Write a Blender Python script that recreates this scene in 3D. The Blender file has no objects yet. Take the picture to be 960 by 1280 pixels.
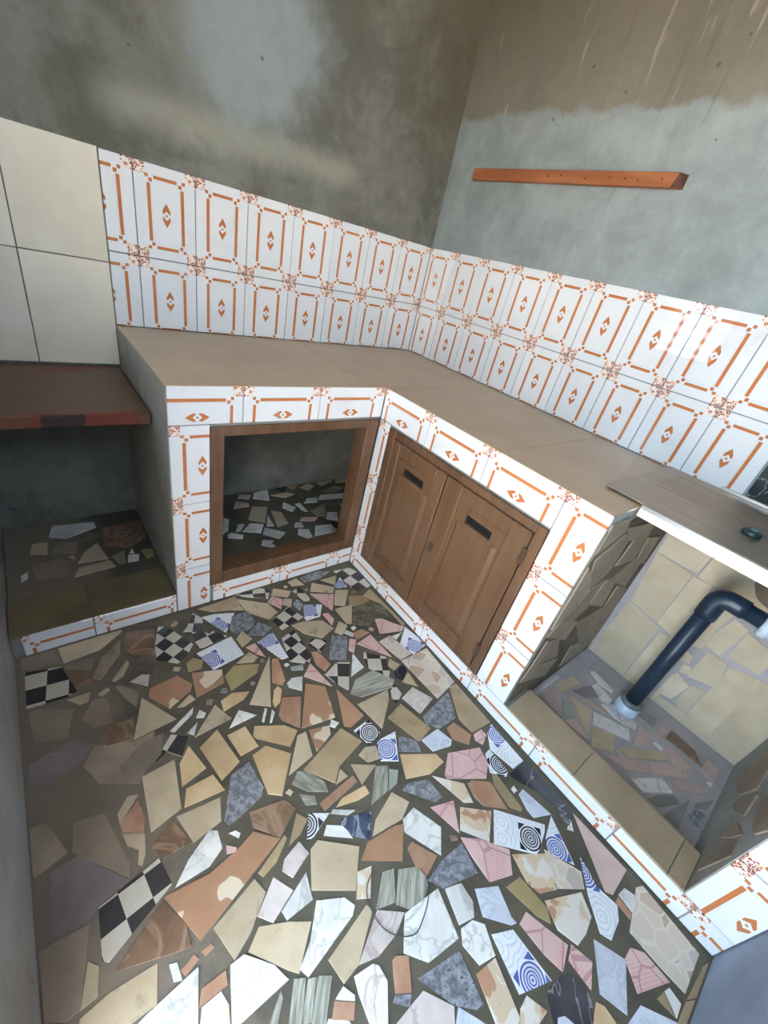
import bpy, bmesh, math, random
from mathutils import Vector, Matrix

# ------------------------------------------------------------------ camera, world, light, exposure
scene = bpy.context.scene
COL = scene.collection
scene.view_settings.view_transform = 'Standard'
scene.view_settings.look = 'None'
scene.view_settings.gamma = 1.0
scene.view_settings.use_curve_mapping = False
scene.view_settings.exposure = 1.15

CAM = Vector((-1.8016, -1.9493, 1.3244))
yaw, pitch, roll = 0.7834, 0.5331, 0.2484
fwd = Vector((math.cos(pitch) * math.sin(yaw), math.cos(pitch) * math.cos(yaw), -math.sin(pitch)))
rgt = Vector((math.cos(yaw), -math.sin(yaw), 0))
upv = rgt.cross(fwd)
r2 = math.cos(roll) * rgt + math.sin(roll) * upv
u2 = -math.sin(roll) * rgt + math.cos(roll) * upv
cd = bpy.data.cameras.new('camera')
cd.sensor_fit = 'HORIZONTAL'
cd.sensor_width = 36.0
cd.lens = 520.692 / 960 * 36.0
cd.clip_start = 0.02
cam = bpy.data.objects.new('camera', cd)
COL.objects.link(cam)
m = Matrix.Identity(4)
for i, c in enumerate((r2, u2, -fwd)):
    for k in range(3):
        m[k][i] = c[k]
m.translation = CAM
cam.matrix_world = m
scene.camera = cam
scene.cycles.diffuse_bounces = 8
scene.cycles.max_bounces = 14

world = bpy.data.worlds.new('sky')
scene.world = world
world.use_nodes = True
wn = world.node_tree
bg = wn.nodes['Background']
bg.inputs['Color'].default_value = (0.62, 0.81, 1.0, 1)
bg.inputs['Strength'].default_value = 6.1


DOOR = (-2.32, -1.70, 0.0, 2.06)        # doorway in the left wall: y0, y1, z0, z1
WIN = (-0.97, -0.50, 1.16, 1.62)        # louvred window in the left wall


def portal(name, y0, y1, z0, z1):
    ld = bpy.data.lights.new(name, 'AREA')
    ld.shape = 'RECTANGLE'
    ld.size = z1 - z0
    ld.size_y = y1 - y0
    ld.cycles.is_portal = True
    o = bpy.data.objects.new(name, ld)
    COL.objects.link(o)
    o.location = (-2.15, (y0 + y1) / 2, (z0 + z1) / 2)
    o.rotation_euler = (0, -math.pi / 2, 0)


portal('doorway_daylight', *DOOR)
portal('window_daylight', *WIN)
HIGH = (-1.85, -0.95, 1.66, 2.38)       # unseen opening added behind the camera to let in light: x0, x1, z0, z1
ld = bpy.data.lights.new('added_opening_daylight', 'AREA')
ld.shape = 'RECTANGLE'
ld.size = HIGH[1] - HIGH[0]
ld.size_y = HIGH[3] - HIGH[2]
ld.cycles.is_portal = True
o = bpy.data.objects.new('added_opening_daylight', ld)
COL.objects.link(o)
o.location = ((HIGH[0] + HIGH[1]) / 2, -2.56, (HIGH[2] + HIGH[3]) / 2)
o.rotation_euler = (math.pi / 2, 0, 0)

sd = bpy.data.lights.new('sun', 'SUN')
sd.energy = 62
sd.angle = 0.009
sd.color = (1.0, 0.96, 0.90)
sun = bpy.data.objects.new('sun', sd)
COL.objects.link(sun)
sun.rotation_euler = (math.radians(-30), 0, 0)      # high sun from behind the kitchen, on the yard only

# ------------------------------------------------------------------ outlines of the broken tile (mm on the plane they lie in)
# rows: kind, outline, motif origin x, y, turn in degrees, motif scale
FLOOR = [
    ('c',[(-1615,-808),(-1623,-871),(-1568,-915),(-1533,-895),(-1501,-857),(-1560,-732),(-1585,-725)],-1577,-787,28,43),
    ('c',[(-1515,-787),(-1500,-805),(-1446,-805),(-1435,-748),(-1457,-709),(-1496,-769)],-1469,-761,66,43),
    ('c',[(-1491,-882),(-1472,-887),(-1384,-874),(-1422,-828),(-1434,-838),(-1461,-808),(-1490,-821)],-1492,-851,10,47),
    ('u',[(-1390,-838),(-1379,-855),(-1318,-773),(-1389,-747),(-1434,-743)],-1396,-813,-65,1000),
    ('g',[(-1354,-878),(-1282,-875),(-1263,-850),(-1266,-788),(-1332,-787),(-1362,-847)],-1310,-838,2,1000),
    ('g',[(-1260,-931),(-1216,-907),(-1254,-859),(-1314,-904)],-1261,-900,-143,1000),
    ('u',[(-1473,-995),(-1360,-980),(-1371,-882),(-1501,-902)],-1469,-953,-171,1000),
    ('b',[(-1353,-948),(-1307,-926),(-1326,-876),(-1358,-903)],-1336,-913,111,1000),
    ('p',[(-1319,-1001),(-1297,-1026),(-1306,-951),(-1342,-954)],-1316,-983,97,1000),
    ('b',[(-1345,-1028),(-1320,-1016),(-1341,-980),(-1396,-1006)],-1350,-1008,-155,1000),
    ('u',[(-1249,-1064),(-1225,-1066),(-1226,-929),(-1295,-951)],-1260,-958,90,1000),
    ('b',[(-1272,-791),(-1209,-864),(-1162,-843),(-1177,-782),(-1281,-704)],-1220,-797,143,1000),
    ('bt',[(-1391,-732),(-1320,-754),(-1281,-740),(-1282,-688),(-1434,-696)],-1342,-722,-177,1000),
    ('c',[(-1274,-684),(-1236,-713),(-1165,-755),(-1136,-711),(-1170,-684)],-1211,-705,73,51),
    ('p',[(-1141,-832),(-1112,-784),(-1144,-749),(-1175,-774)],-1143,-785,-60,1000),
    ('b',[(-1085,-783),(-1056,-754),(-1118,-708),(-1144,-742)],-1101,-747,143,1000),
    ('b',[(-1100,-841),(-1075,-801),(-1105,-785),(-1125,-810)],-1101,-809,58,1000),
    ('c',[(-1187,-937),(-1081,-913),(-1111,-836),(-1202,-873)],-1180,-866,21,46),
    ('n',[(-1075,-875),(-1047,-849),(-1055,-810),(-1084,-829)],-1066,-840,-79,1000),
    ('u',[(-1077,-936),(-1014,-940),(-972,-884),(-1047,-853),(-1076,-916)],-1041,-891,158,1000),
    ('b',[(-1118,-992),(-1065,-1044),(-997,-1022),(-1019,-965),(-1093,-936),(-1142,-934)],-1072,-982,159,1000),
    ('p',[(-949,-935),(-890,-851),(-988,-802)],-942,-863,-74,1000),
    ('b',[(-889,-841),(-865,-812),(-945,-746),(-978,-790)],-919,-797,140,1000),
    ('b',[(-1037,-727),(-984,-741),(-997,-687),(-1042,-696)],-1015,-713,104,1000),
    ('g',[(-974,-726),(-894,-731),(-824,-707),(-879,-684),(-931,-684),(-980,-694)],-914,-704,-4,1000),
    ('b',[(-852,-799),(-814,-746),(-899,-744)],-855,-763,179,1000),
    ('c',[(-1033,-833),(-1000,-842),(-1012,-746),(-1048,-758)],-1038,-777,-24,53),
    ('c',[(-1222,-1062),(-1227,-1085),(-1171,-1128),(-1147,-1101),(-1145,-958),(-1206,-975)],-1197,-1034,17,42),
    ('c',[(-1101,-1105),(-1054,-1065),(-1103,-1029),(-1131,-1051)],-1121,-1046,18,44),
    ('p',[(-1144,-1250),(-1166,-1130),(-1212,-1166)],-1174,-1182,100,1000),
    ('o',[(-1148,-1142),(-1134,-1184),(-1100,-1167),(-1114,-1097),(-1137,-1086)],-1127,-1135,101,1000),
    ('gn',[(-1239,-1125),(-1202,-1141),(-1192,-1121),(-1236,-1110)],-1217,-1124,166,1000),
    ('w',[(-1279,-1181),(-1246,-1214),(-1218,-1165),(-1253,-1153),(-1277,-1164)],-1255,-1175,60,1000),
    ('b',[(-1363,-1216),(-1282,-1028),(-1418,-1176)],-1354,-1140,67,1000),
    ('o',[(-1320,-1136),(-1296,-1162),(-1278,-1149),(-1260,-1053),(-1279,-1047)],-1287,-1109,-115,1000),
    ('y',[(-1352,-1226),(-1330,-1217),(-1304,-1176),(-1310,-1159),(-1328,-1167),(-1350,-1206)],-1329,-1192,58,1000),
    ('y2',[(-1450,-1101),(-1350,-1073),(-1330,-1045),(-1408,-1011),(-1450,-1038)],-1398,-1054,16,1000),
    ('t',[(-1553,-1072),(-1461,-1059),(-1450,-1007),(-1540,-975)],-1501,-1028,-98,1000),
    ('t',[(-1678,-1002),(-1634,-1070),(-1562,-1038),(-1552,-1017),(-1584,-962),(-1668,-971)],-1613,-1010,-174,1000),
    ('b',[(-1743,-1120),(-1628,-1115),(-1696,-996)],-1689,-1077,120,1000),
    ('y2',[(-1547,-966),(-1509,-972),(-1492,-940),(-1519,-917),(-1544,-927)],-1522,-944,-94,1000),
    ('b',[(-1597,-1085),(-1560,-1076),(-1569,-1052),(-1613,-1078)],-1585,-1073,-149,1000),
    ('y',[(-1497,-1160),(-1428,-1150),(-1403,-1132),(-1453,-1111),(-1493,-1122)],-1455,-1135,8,1000),
    ('b',[(-1487,-1193),(-1514,-1126),(-1598,-1199)],-1533,-1173,-139,1000),
    ('w',[(-1415,-1222),(-1456,-1179),(-1502,-1222)],-1458,-1208,0,1000),
    ('w',[(-1644,-1154),(-1583,-1122),(-1574,-1102),(-1652,-1145)],-1613,-1131,-151,1000),
    ('w',[(-1598,-1191),(-1577,-1156),(-1612,-1176)],-1596,-1174,59,1000),
    ('o',[(-1352,-1278),(-1314,-1330),(-1260,-1233),(-1317,-1206),(-1353,-1258)],-1319,-1261,61,1000),
    ('t',[(-1197,-1356),(-1167,-1240),(-1221,-1197),(-1309,-1334)],-1224,-1282,-123,1000),
    ('w',[(-1404,-1256),(-1378,-1219),(-1382,-1213),(-1408,-1250)],-1393,-1235,55,1000),
    ('w',[(-1383,-1268),(-1360,-1242),(-1365,-1231),(-1389,-1268)],-1374,-1252,-123,1000),
    ('y',[(-1446,-1292),(-1368,-1367),(-1325,-1333),(-1354,-1297),(-1434,-1254),(-1449,-1279)],-1396,-1304,-44,1000),
    ('b',[(-1278,-776),(-1283,-744),(-1320,-756)],-1294,-759,-25,1000),
    ('p',[(-994,-1005),(-969,-980),(-973,-937),(-997,-935)],-983,-964,-88,1000),
    ('w',[(-1126,-1242),(-1103,-1211),(-1141,-1195)],-1123,-1216,-72,1000),
    ('c',[(-795,-763),(-799,-831),(-768,-882),(-697,-875),(-697,-777),(-720,-725),(-808,-714)],-764,-724,14,54),
    ('u',[(-849,-829),(-806,-832),(-803,-765),(-860,-808)],-836,-803,-143,1000),
    ('b',[(-885,-934),(-814,-856),(-870,-831),(-923,-909)],-873,-883,48,1000),
    ('b',[(-933,-1023),(-916,-1036),(-852,-943),(-934,-933)],-909,-984,55,1000),
    ('bt',[(-861,-939),(-844,-958),(-762,-954),(-776,-912),(-835,-890)],-816,-931,3,1000),
    ('b',[(-985,-1069),(-936,-1035),(-957,-1001),(-1004,-1041)],-970,-1036,-140,1000),
    ('w',[(-949,-1097),(-935,-1084),(-956,-1054),(-972,-1063)],-953,-1074,-56,1000),
    ('m',[(-911,-1041),(-853,-1076),(-809,-1060),(-723,-1077),(-725,-1014),(-771,-958),(-863,-969)],-808,-1028,-173,1000),
    ('p',[(-835,-1134),(-739,-1166),(-716,-1153),(-800,-1042)],-772,-1124,127,1000),
    ('bt',[(-723,-995),(-715,-1066),(-717,-1147),(-700,-1142),(-715,-892),(-774,-918)],-724,-1027,93,1000),
    ('p',[(-865,-1253),(-876,-1120),(-955,-1134)],-899,-1169,-53,1000),
    ('o',[(-939,-1115),(-874,-1109),(-893,-1079),(-938,-1080)],-911,-1096,5,1000),
    ('h',[(-840,-1281),(-780,-1279),(-803,-1163),(-864,-1168)],-822,-1223,101,1000),
    ('u',[(-774,-1286),(-697,-1273),(-697,-1223),(-711,-1155),(-791,-1218)],-741,-1256,-142,1000),
    ('w',[(-791,-1192),(-744,-1173),(-797,-1170)],-777,-1178,177,1000),
    ('h',[(-825,-1484),(-712,-1465),(-702,-1289),(-840,-1286)],-770,-1381,-86,1000),
    ('g',[(-1036,-1180),(-969,-1086),(-1022,-1053),(-1092,-1145)],-1030,-1116,-127,1000),
    ('p',[(-989,-1164),(-945,-1114),(-967,-1099),(-1003,-1146)],-976,-1131,49,1000),
    ('w',[(-995,-1239),(-997,-1166),(-1059,-1250)],-1017,-1218,-126,1000),
    ('c',[(-980,-1249),(-935,-1323),(-916,-1305),(-888,-1241),(-954,-1183),(-969,-1204)],-960,-1214,-28,54),
    ('b',[(-894,-1306),(-859,-1297),(-878,-1257),(-905,-1278)],-884,-1284,115,1000),
    ('c',[(-1125,-1245),(-1100,-1294),(-1031,-1194),(-1074,-1171),(-1138,-1197)],-1104,-1226,-30,56),
    ('r',[(-1073,-1339),(-950,-1362),(-922,-1340),(-972,-1267),(-1055,-1270),(-1101,-1309)],-1012,-1314,-11,1000),
    ('k',[(-911,-1341),(-892,-1357),(-848,-1331),(-847,-1303),(-901,-1314)],-880,-1329,-168,1000),
    ('b',[(-859,-1407),(-852,-1342),(-898,-1364)],-870,-1371,84,1000),
    ('wp',[(-925,-1496),(-842,-1475),(-879,-1401),(-944,-1416)],-898,-1447,14,1000),
    ('g',[(-931,-1537),(-900,-1573),(-818,-1575),(-768,-1485),(-922,-1510)],-868,-1536,-171,1000),
    ('bt',[(-812,-1586),(-806,-1645),(-715,-1653),(-712,-1473),(-748,-1473)],-759,-1566,89,1000),
    ('b',[(-1079,-1469),(-994,-1398),(-971,-1362),(-1102,-1356)],-1036,-1396,177,1000),
    ('bt',[(-996,-1569),(-929,-1556),(-964,-1431),(-1037,-1449)],-982,-1501,106,1000),
    ('c',[(-977,-1422),(-934,-1401),(-934,-1355),(-974,-1379)],-957,-1358,-29,51),
    ('t',[(-1186,-1398),(-1169,-1412),(-1107,-1400),(-1136,-1269)],-1150,-1370,-111,1000),
    ('w',[(-1217,-1387),(-1196,-1379),(-1212,-1357),(-1227,-1374)],-1213,-1374,126,1000),
    ('n',[(-1149,-1491),(-1094,-1477),(-1103,-1420),(-1166,-1427)],-1124,-1460,-75,1000),
    ('u',[(-1146,-1552),(-1098,-1582),(-1047,-1501),(-1120,-1495)],-1109,-1532,58,1000),
    ('g',[(-1078,-1558),(-1012,-1600),(-1004,-1562),(-1044,-1521)],-1034,-1560,-32,1000),
    ('l',[(-976,-1619),(-910,-1637),(-893,-1626),(-909,-1571),(-985,-1571)],-935,-1605,180,1000),
    ('t',[(-887,-1625),(-850,-1669),(-816,-1649),(-840,-1585),(-876,-1587)],-854,-1623,111,1000),
    ('p',[(-817,-1671),(-805,-1695),(-767,-1678),(-770,-1655),(-807,-1654)],-793,-1671,24,1000),
    ('bt',[(-1304,-1530),(-1267,-1496),(-1164,-1469),(-1199,-1398),(-1364,-1449)],-1260,-1468,-163,1000),
    ('t',[(-1304,-1423),(-1240,-1398),(-1229,-1371),(-1292,-1352)],-1266,-1386,-100,1000),
    ('b',[(-1323,-1427),(-1304,-1351),(-1332,-1349),(-1408,-1441)],-1342,-1392,-130,1000),
    ('b',[(-1185,-1533),(-1144,-1544),(-1133,-1506),(-1166,-1491),(-1197,-1501)],-1165,-1515,-15,1000),
    ('y',[(-1110,-1636),(-1035,-1666),(-970,-1663),(-975,-1631),(-1080,-1570)],-1034,-1633,150,1000),
    ('g',[(-1074,-1735),(-1047,-1733),(-1052,-1675),(-1114,-1649),(-1140,-1655)],-1085,-1689,-50,1000),
    ('v',[(-999,-1783),(-974,-1798),(-959,-1746),(-1032,-1674)],-991,-1750,-73,1000),
    ('p',[(-996,-1706),(-882,-1775),(-838,-1746),(-824,-1696),(-935,-1651),(-994,-1694)],-911,-1711,-31,1000),
    ('p',[(-1070,-1829),(-1024,-1762),(-1097,-1737)],-1064,-1776,-74,1000),
    ('b',[(-1191,-1712),(-1145,-1690),(-1173,-1642),(-1257,-1673),(-1286,-1699)],-1210,-1683,-8,1000),
    ('b',[(-1237,-1576),(-1169,-1553),(-1234,-1512)],-1213,-1547,148,1000),
    ('b',[(-1262,-1534),(-1270,-1506),(-1303,-1535)],-1278,-1525,-139,1000),
    ('o',[(-1366,-1576),(-1245,-1561),(-1247,-1541),(-1369,-1553)],-1307,-1558,-174,1000),
    ('y',[(-1272,-1604),(-1233,-1607),(-1232,-1583),(-1309,-1576),(-1334,-1586)],-1276,-1591,175,1000),
    ('r',[(-1382,-1508),(-1334,-1539),(-1330,-1509),(-1359,-1458),(-1382,-1445),(-1412,-1467)],-1366,-1488,120,1000),
    ('r',[(-1404,-1536),(-1377,-1550),(-1372,-1530),(-1405,-1503)],-1390,-1530,141,1000),
    ('r',[(-1180,-1631),(-1136,-1575),(-1171,-1557),(-1243,-1635)],-1182,-1600,-133,1000),
    ('gn',[(-1144,-1630),(-1117,-1603),(-1139,-1586),(-1176,-1633)],-1144,-1613,-128,1000),
    ('n',[(-1421,-1612),(-1360,-1588),(-1407,-1558),(-1442,-1612)],-1427,-1578,21,1000),
    ('w',[(-1317,-1620),(-1294,-1621),(-1346,-1586),(-1355,-1591)],-1328,-1604,146,1000),
    ('kb',[(-1345,-1630),(-1330,-1670),(-1297,-1701),(-1256,-1649),(-1336,-1618)],-1313,-1654,159,1000),
    ('w',[(-1336,-1672),(-1341,-1636),(-1379,-1609),(-1398,-1625)],-1364,-1636,-37,1000),
    ('bt',[(-1450,-1588),(-1417,-1568),(-1435,-1541),(-1486,-1596)],-1447,-1573,-133,1000),
    ('wp',[(-1507,-1659),(-1451,-1637),(-1460,-1602),(-1508,-1615),(-1522,-1633)],-1490,-1629,21,1000),
    ('b',[(-1480,-1706),(-1390,-1767),(-1332,-1698),(-1417,-1626),(-1442,-1633)],-1412,-1686,140,1000),
    ('t',[(-1252,-1787),(-1196,-1725),(-1216,-1715),(-1306,-1703),(-1342,-1726)],-1262,-1731,-34,1000),
    ('w',[(-1204,-1741),(-1153,-1837),(-1107,-1790),(-1143,-1709),(-1188,-1715)],-1159,-1758,-62,1000),
    ('o',[(-1228,-1817),(-1222,-1850),(-1164,-1832),(-1203,-1770),(-1221,-1774)],-1208,-1809,122,1000),
    ('g',[(-1220,-1857),(-1196,-1892),(-1095,-1922),(-1081,-1851),(-1158,-1848)],-1150,-1874,-17,1000),
    ('p',[(-1080,-1885),(-1080,-1955),(-1014,-1981),(-974,-1941),(-1027,-1876),(-1074,-1841)],-1042,-1913,129,1000),
    ('v',[(-1062,-1827),(-1009,-1894),(-943,-1846),(-1018,-1786)],-1008,-1838,141,1000),
    ('w',[(-1359,-1922),(-1321,-1967),(-1232,-1980),(-1210,-1884),(-1313,-1872),(-1332,-1891)],-1294,-1919,173,1000),
    ('r',[(-1320,-1841),(-1282,-1787),(-1310,-1777),(-1367,-1825)],-1320,-1808,-140,1000),
    ('r',[(-1298,-1872),(-1255,-1878),(-1224,-1862),(-1221,-1822),(-1272,-1796),(-1320,-1846)],-1265,-1846,-134,1000),
    ('v',[(-1368,-1799),(-1329,-1750),(-1365,-1740),(-1397,-1782)],-1365,-1768,51,1000),
    ('u',[(-793,-1720),(-774,-1805),(-722,-1808),(-718,-1663),(-755,-1676)],-732,-1698,88,1000),
    ('n',[(-855,-1771),(-816,-1809),(-798,-1800),(-798,-1719),(-821,-1721)],-805,-1770,90,1000),
    ('k',[(-792,-1841),(-763,-1890),(-744,-1960),(-759,-1985),(-757,-2011),(-708,-1998),(-717,-1817),(-802,-1809)],-755,-1914,93,1000),
    ('o',[(-958,-1790),(-951,-1824),(-893,-1871),(-878,-1790),(-929,-1754),(-947,-1753)],-926,-1797,80,1000),
    ('bt',[(-874,-1805),(-881,-1872),(-860,-1899),(-850,-1896),(-842,-1789),(-854,-1778)],-860,-1840,86,1000),
    ('l',[(-838,-1908),(-838,-1933),(-781,-1959),(-800,-1864),(-824,-1866)],-816,-1906,101,1000),
    ('n',[(-1001,-1906),(-910,-1996),(-840,-1974),(-826,-1964),(-932,-1849)],-896,-1960,133,1000),
    ('u',[(-876,-2012),(-836,-2072),(-786,-1963),(-851,-1986)],-851,-2020,65,1000),
    ('v',[(-992,-2016),(-980,-2051),(-932,-2073),(-880,-2013),(-975,-1953)],-952,-2021,148,1000),
    ('h',[(-927,-2074),(-862,-2119),(-833,-2094),(-882,-2001)],-876,-2072,118,1000),
    ('ro',[(-775,-2098),(-814,-2158),(-802,-2174),(-708,-2172),(-713,-1999)],-762,-2120,92,1000),
    ('u',[(-865,-2134),(-911,-2192),(-898,-2216),(-842,-2210),(-814,-2193),(-826,-2136),(-811,-2103),(-804,-2075)],-829,-2102,-136,1000),
    ('w',[(-759,-2026),(-735,-2002),(-770,-2012)],-755,-2013,-164,1000),
    ('y2',[(-1026,-2074),(-1009,-2102),(-991,-2081),(-1000,-1996),(-1049,-1989)],-1015,-2048,-75,1000),
    ('v',[(-1003,-2121),(-984,-2167),(-947,-2169),(-902,-2161),(-878,-2118),(-982,-2068)],-949,-2134,154,1000),
    ('p',[(-1073,-2126),(-1060,-2169),(-1007,-2152),(-1046,-2051),(-1079,-2055)],-1053,-2111,111,1000),
    ('p',[(-1028,-2227),(-981,-2205),(-998,-2157),(-1029,-2168)],-1009,-2189,-89,1000),
    ('l',[(-1015,-2244),(-992,-2300),(-902,-2256),(-937,-2188)],-962,-2247,26,1000),
    ('p',[(-934,-2301),(-843,-2343),(-845,-2281),(-868,-2254),(-901,-2255)],-878,-2287,-25,1000),
    ('h',[(-836,-2320),(-830,-2375),(-717,-2373),(-703,-2219),(-724,-2209),(-838,-2240)],-775,-2289,85,1000),
    ('l',[(-1150,-1990),(-1100,-2043),(-1086,-2048),(-1088,-2034),(-1068,-1974),(-1126,-1942)],-1103,-2005,-47,1000),
    ('w',[(-1213,-1965),(-1171,-1977),(-1151,-1956),(-1150,-1912),(-1194,-1896)],-1176,-1941,-105,1000),
    ('w',[(-1232,-1995),(-1223,-2041),(-1179,-2053),(-1158,-2002),(-1178,-1979),(-1214,-1973)],-1197,-2007,68,1000),
    ('u',[(-1180,-2127),(-1097,-2160),(-1104,-2051),(-1157,-2025)],-1135,-2133,94,1000),
    ('v',[(-1261,-2125),(-1221,-2154),(-1209,-2148),(-1183,-2056),(-1240,-2047)],-1223,-2106,74,1000),
    ('v',[(-1217,-2156),(-1184,-2180),(-1148,-2181),(-1168,-2139),(-1196,-2142)],-1183,-2160,115,1000),
    ('g',[(-1318,-2047),(-1281,-2082),(-1261,-2086),(-1247,-1996),(-1358,-1972)],-1293,-2037,168,1000),
    ('wp',[(-1458,-1997),(-1346,-2078),(-1320,-2049),(-1361,-1992),(-1440,-1993)],-1385,-2022,-36,1000),
    ('l',[(-1344,-2079),(-1282,-2124),(-1280,-2108),(-1312,-2056),(-1333,-2069)],-1310,-2087,-36,1000),
    ('k',[(-1152,-2203),(-1074,-2260),(-1044,-2236),(-1034,-2213),(-1058,-2173),(-1123,-2164)],-1081,-2208,-36,1000),
    ('l',[(-1026,-2306),(-907,-2392),(-902,-2379),(-949,-2314),(-1000,-2308)],-957,-2340,-36,1000),
    ('y',[(-1085,-2263),(-1045,-2292),(-1028,-2292),(-1026,-2260),(-1036,-2245),(-1072,-2256)],-1049,-2268,-36,1000),
    ('bt',[(-895,-2375),(-894,-2368),(-875,-2341),(-901,-2335)],-891,-2355,-81,1000),
    ('w',[(-893,-2377),(-859,-2375),(-855,-2347),(-871,-2342)],-870,-2360,-122,1000),
    ('bt',[(-839,-2382),(-814,-2395),(-714,-2395),(-734,-2389)],-775,-2390,176,1000),
    ('bt',[(-922,-2381),(-903,-2395),(-821,-2395),(-844,-2382)],-873,-2388,0,1000),
    ('w',[(-791,-2226),(-769,-2225),(-748,-2213),(-757,-2188),(-786,-2185)],-770,-2207,-97,1000),
    ('o',[(-811,-2228),(-796,-2225),(-793,-2187),(-809,-2188)],-802,-2207,-93,1000),
    ('l',[(-1148,-2209),(-1112,-2230),(-1120,-2210),(-1136,-2202)],-1129,-2213,-30,1000),
    ('w',[(-1556,-1828),(-1423,-1801),(-1408,-1789),(-1421,-1763),(-1480,-1730),(-1526,-1783),(-1565,-1808)],-1483,-1786,11,1000),
    ('b',[(-1498,-1881),(-1457,-1876),(-1378,-1821),(-1383,-1805),(-1507,-1832)],-1445,-1843,-168,1000),
    ('wp',[(-1411,-1892),(-1355,-1887),(-1314,-1869),(-1367,-1828),(-1456,-1877)],-1381,-1871,-151,1000),
    ('wp',[(-1480,-1911),(-1485,-1962),(-1455,-1983),(-1418,-1934),(-1420,-1903),(-1430,-1894),(-1474,-1886)],-1452,-1925,53,1000),
    ('o',[(-1400,-1934),(-1414,-1959),(-1384,-1978),(-1353,-1932),(-1378,-1915),(-1388,-1916)],-1386,-1939,56,1000),
    ('g',[(-1426,-1966),(-1400,-1992),(-1387,-1980),(-1415,-1961)],-1407,-1975,-45,1000),
    ('w',[(-1525,-1890),(-1493,-1915),(-1489,-1909),(-1502,-1884),(-1522,-1889)],-1506,-1897,-38,1000),
    ('o',[(-1509,-1935),(-1494,-1918),(-1528,-1891),(-1545,-1909)],-1519,-1913,-36,1000),
    ('w',[(-1564,-1915),(-1514,-1952),(-1518,-1931),(-1551,-1904),(-1557,-1908)],-1541,-1922,-37,1000),
    ('r',[(-1625,-1872),(-1606,-1885),(-1589,-1864),(-1562,-1826),(-1582,-1814),(-1619,-1863)],-1597,-1854,-127,1000),
    ('r',[(-1588,-1898),(-1566,-1914),(-1559,-1906),(-1514,-1856),(-1537,-1840),(-1582,-1890)],-1558,-1884,-132,1000),
    ('r',[(-1597,-1881),(-1582,-1886),(-1541,-1839),(-1558,-1831),(-1588,-1865)],-1573,-1860,49,1000),
    ('r',[(-1639,-1850),(-1614,-1824),(-1614,-1814),(-1650,-1840)],-1629,-1832,-144,1000),
    ('b',[(-1586,-1795),(-1570,-1812),(-1509,-1755),(-1550,-1727),(-1610,-1696),(-1644,-1720)],-1578,-1751,-52,1000),
    ('wp',[(-1581,-1707),(-1518,-1681),(-1546,-1633),(-1605,-1677)],-1562,-1674,-143,1000),
    ('w',[(-1553,-1721),(-1487,-1722),(-1476,-1669),(-1556,-1701)],-1518,-1703,-158,1000),
    ('bt',[(-1565,-1618),(-1528,-1609),(-1483,-1577),(-1486,-1569),(-1572,-1605)],-1527,-1596,-157,1000),
    ('b',[(-1673,-1715),(-1629,-1694),(-1573,-1647),(-1585,-1611),(-1692,-1642)],-1630,-1662,-164,1000),
    ('w',[(-1712,-1806),(-1698,-1806),(-1593,-1807),(-1608,-1771),(-1654,-1719),(-1683,-1718)],-1658,-1771,-1,1000),
    ('w',[(-1858,-1696),(-1764,-1764),(-1738,-1683),(-1841,-1692)],-1800,-1709,-36,1000),
    ('o',[(-1698,-1741),(-1694,-1720),(-1742,-1718),(-1753,-1739)],-1722,-1730,-2,1000),
    ('v',[(-1762,-1766),(-1715,-1800),(-1706,-1770),(-1712,-1743),(-1749,-1743),(-1758,-1762)],-1734,-1764,-36,1000),
    ('b',[(-1939,-1637),(-1864,-1685),(-1818,-1689),(-1803,-1630),(-1888,-1621),(-1934,-1627)],-1874,-1648,-33,1000),
    ('o',[(-1762,-1681),(-1733,-1671),(-1739,-1659),(-1767,-1668)],-1750,-1670,19,1000),
    ('o',[(-1720,-1674),(-1702,-1671),(-1706,-1662),(-1724,-1664)],-1713,-1668,9,1000),
    ('w',[(-1783,-1676),(-1770,-1682),(-1771,-1651),(-1784,-1646)],-1777,-1664,92,1000),
    ('br',[(-1772,-1633),(-1740,-1643),(-1739,-1600),(-1770,-1533),(-1870,-1596)],-1778,-1601,-148,1000),
    ('t',[(-1721,-1645),(-1498,-1569),(-1549,-1518),(-1597,-1533),(-1669,-1543),(-1764,-1530)],-1633,-1556,19,1000),
    ('c',[(-1889,-1565),(-1880,-1574),(-1746,-1515),(-1757,-1449),(-1882,-1472)],-1845,-1470,7,54),
    ('w',[(-1664,-1528),(-1627,-1509),(-1624,-1467),(-1640,-1455),(-1701,-1490),(-1739,-1525)],-1666,-1496,-2,1000),
    ('br',[(-1752,-1453),(-1684,-1456),(-1710,-1384),(-1764,-1414)],-1728,-1427,110,1000),
    ('br',[(-1545,-1508),(-1496,-1566),(-1432,-1528),(-1448,-1492),(-1540,-1471)],-1492,-1513,167,1000),
    ('b',[(-1680,-1460),(-1609,-1450),(-1592,-1395),(-1698,-1382)],-1645,-1422,173,1000),
    ('b',[(-1758,-1383),(-1684,-1368),(-1665,-1235),(-1747,-1239)],-1714,-1306,-94,1000),
    ('y',[(-1576,-1383),(-1589,-1329),(-1659,-1329),(-1676,-1371)],-1625,-1353,-7,1000),
    ('y',[(-1666,-1316),(-1599,-1301),(-1621,-1217),(-1655,-1253)],-1635,-1272,105,1000),
    ('y',[(-1573,-1356),(-1514,-1332),(-1536,-1209),(-1595,-1237)],-1554,-1284,100,1000),
    ('y',[(-1504,-1319),(-1450,-1317),(-1460,-1240),(-1515,-1241)],-1482,-1279,-82,1000),
    ('y',[(-1479,-1455),(-1449,-1479),(-1376,-1388),(-1430,-1328),(-1474,-1335)],-1442,-1397,-92,1000),
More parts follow.
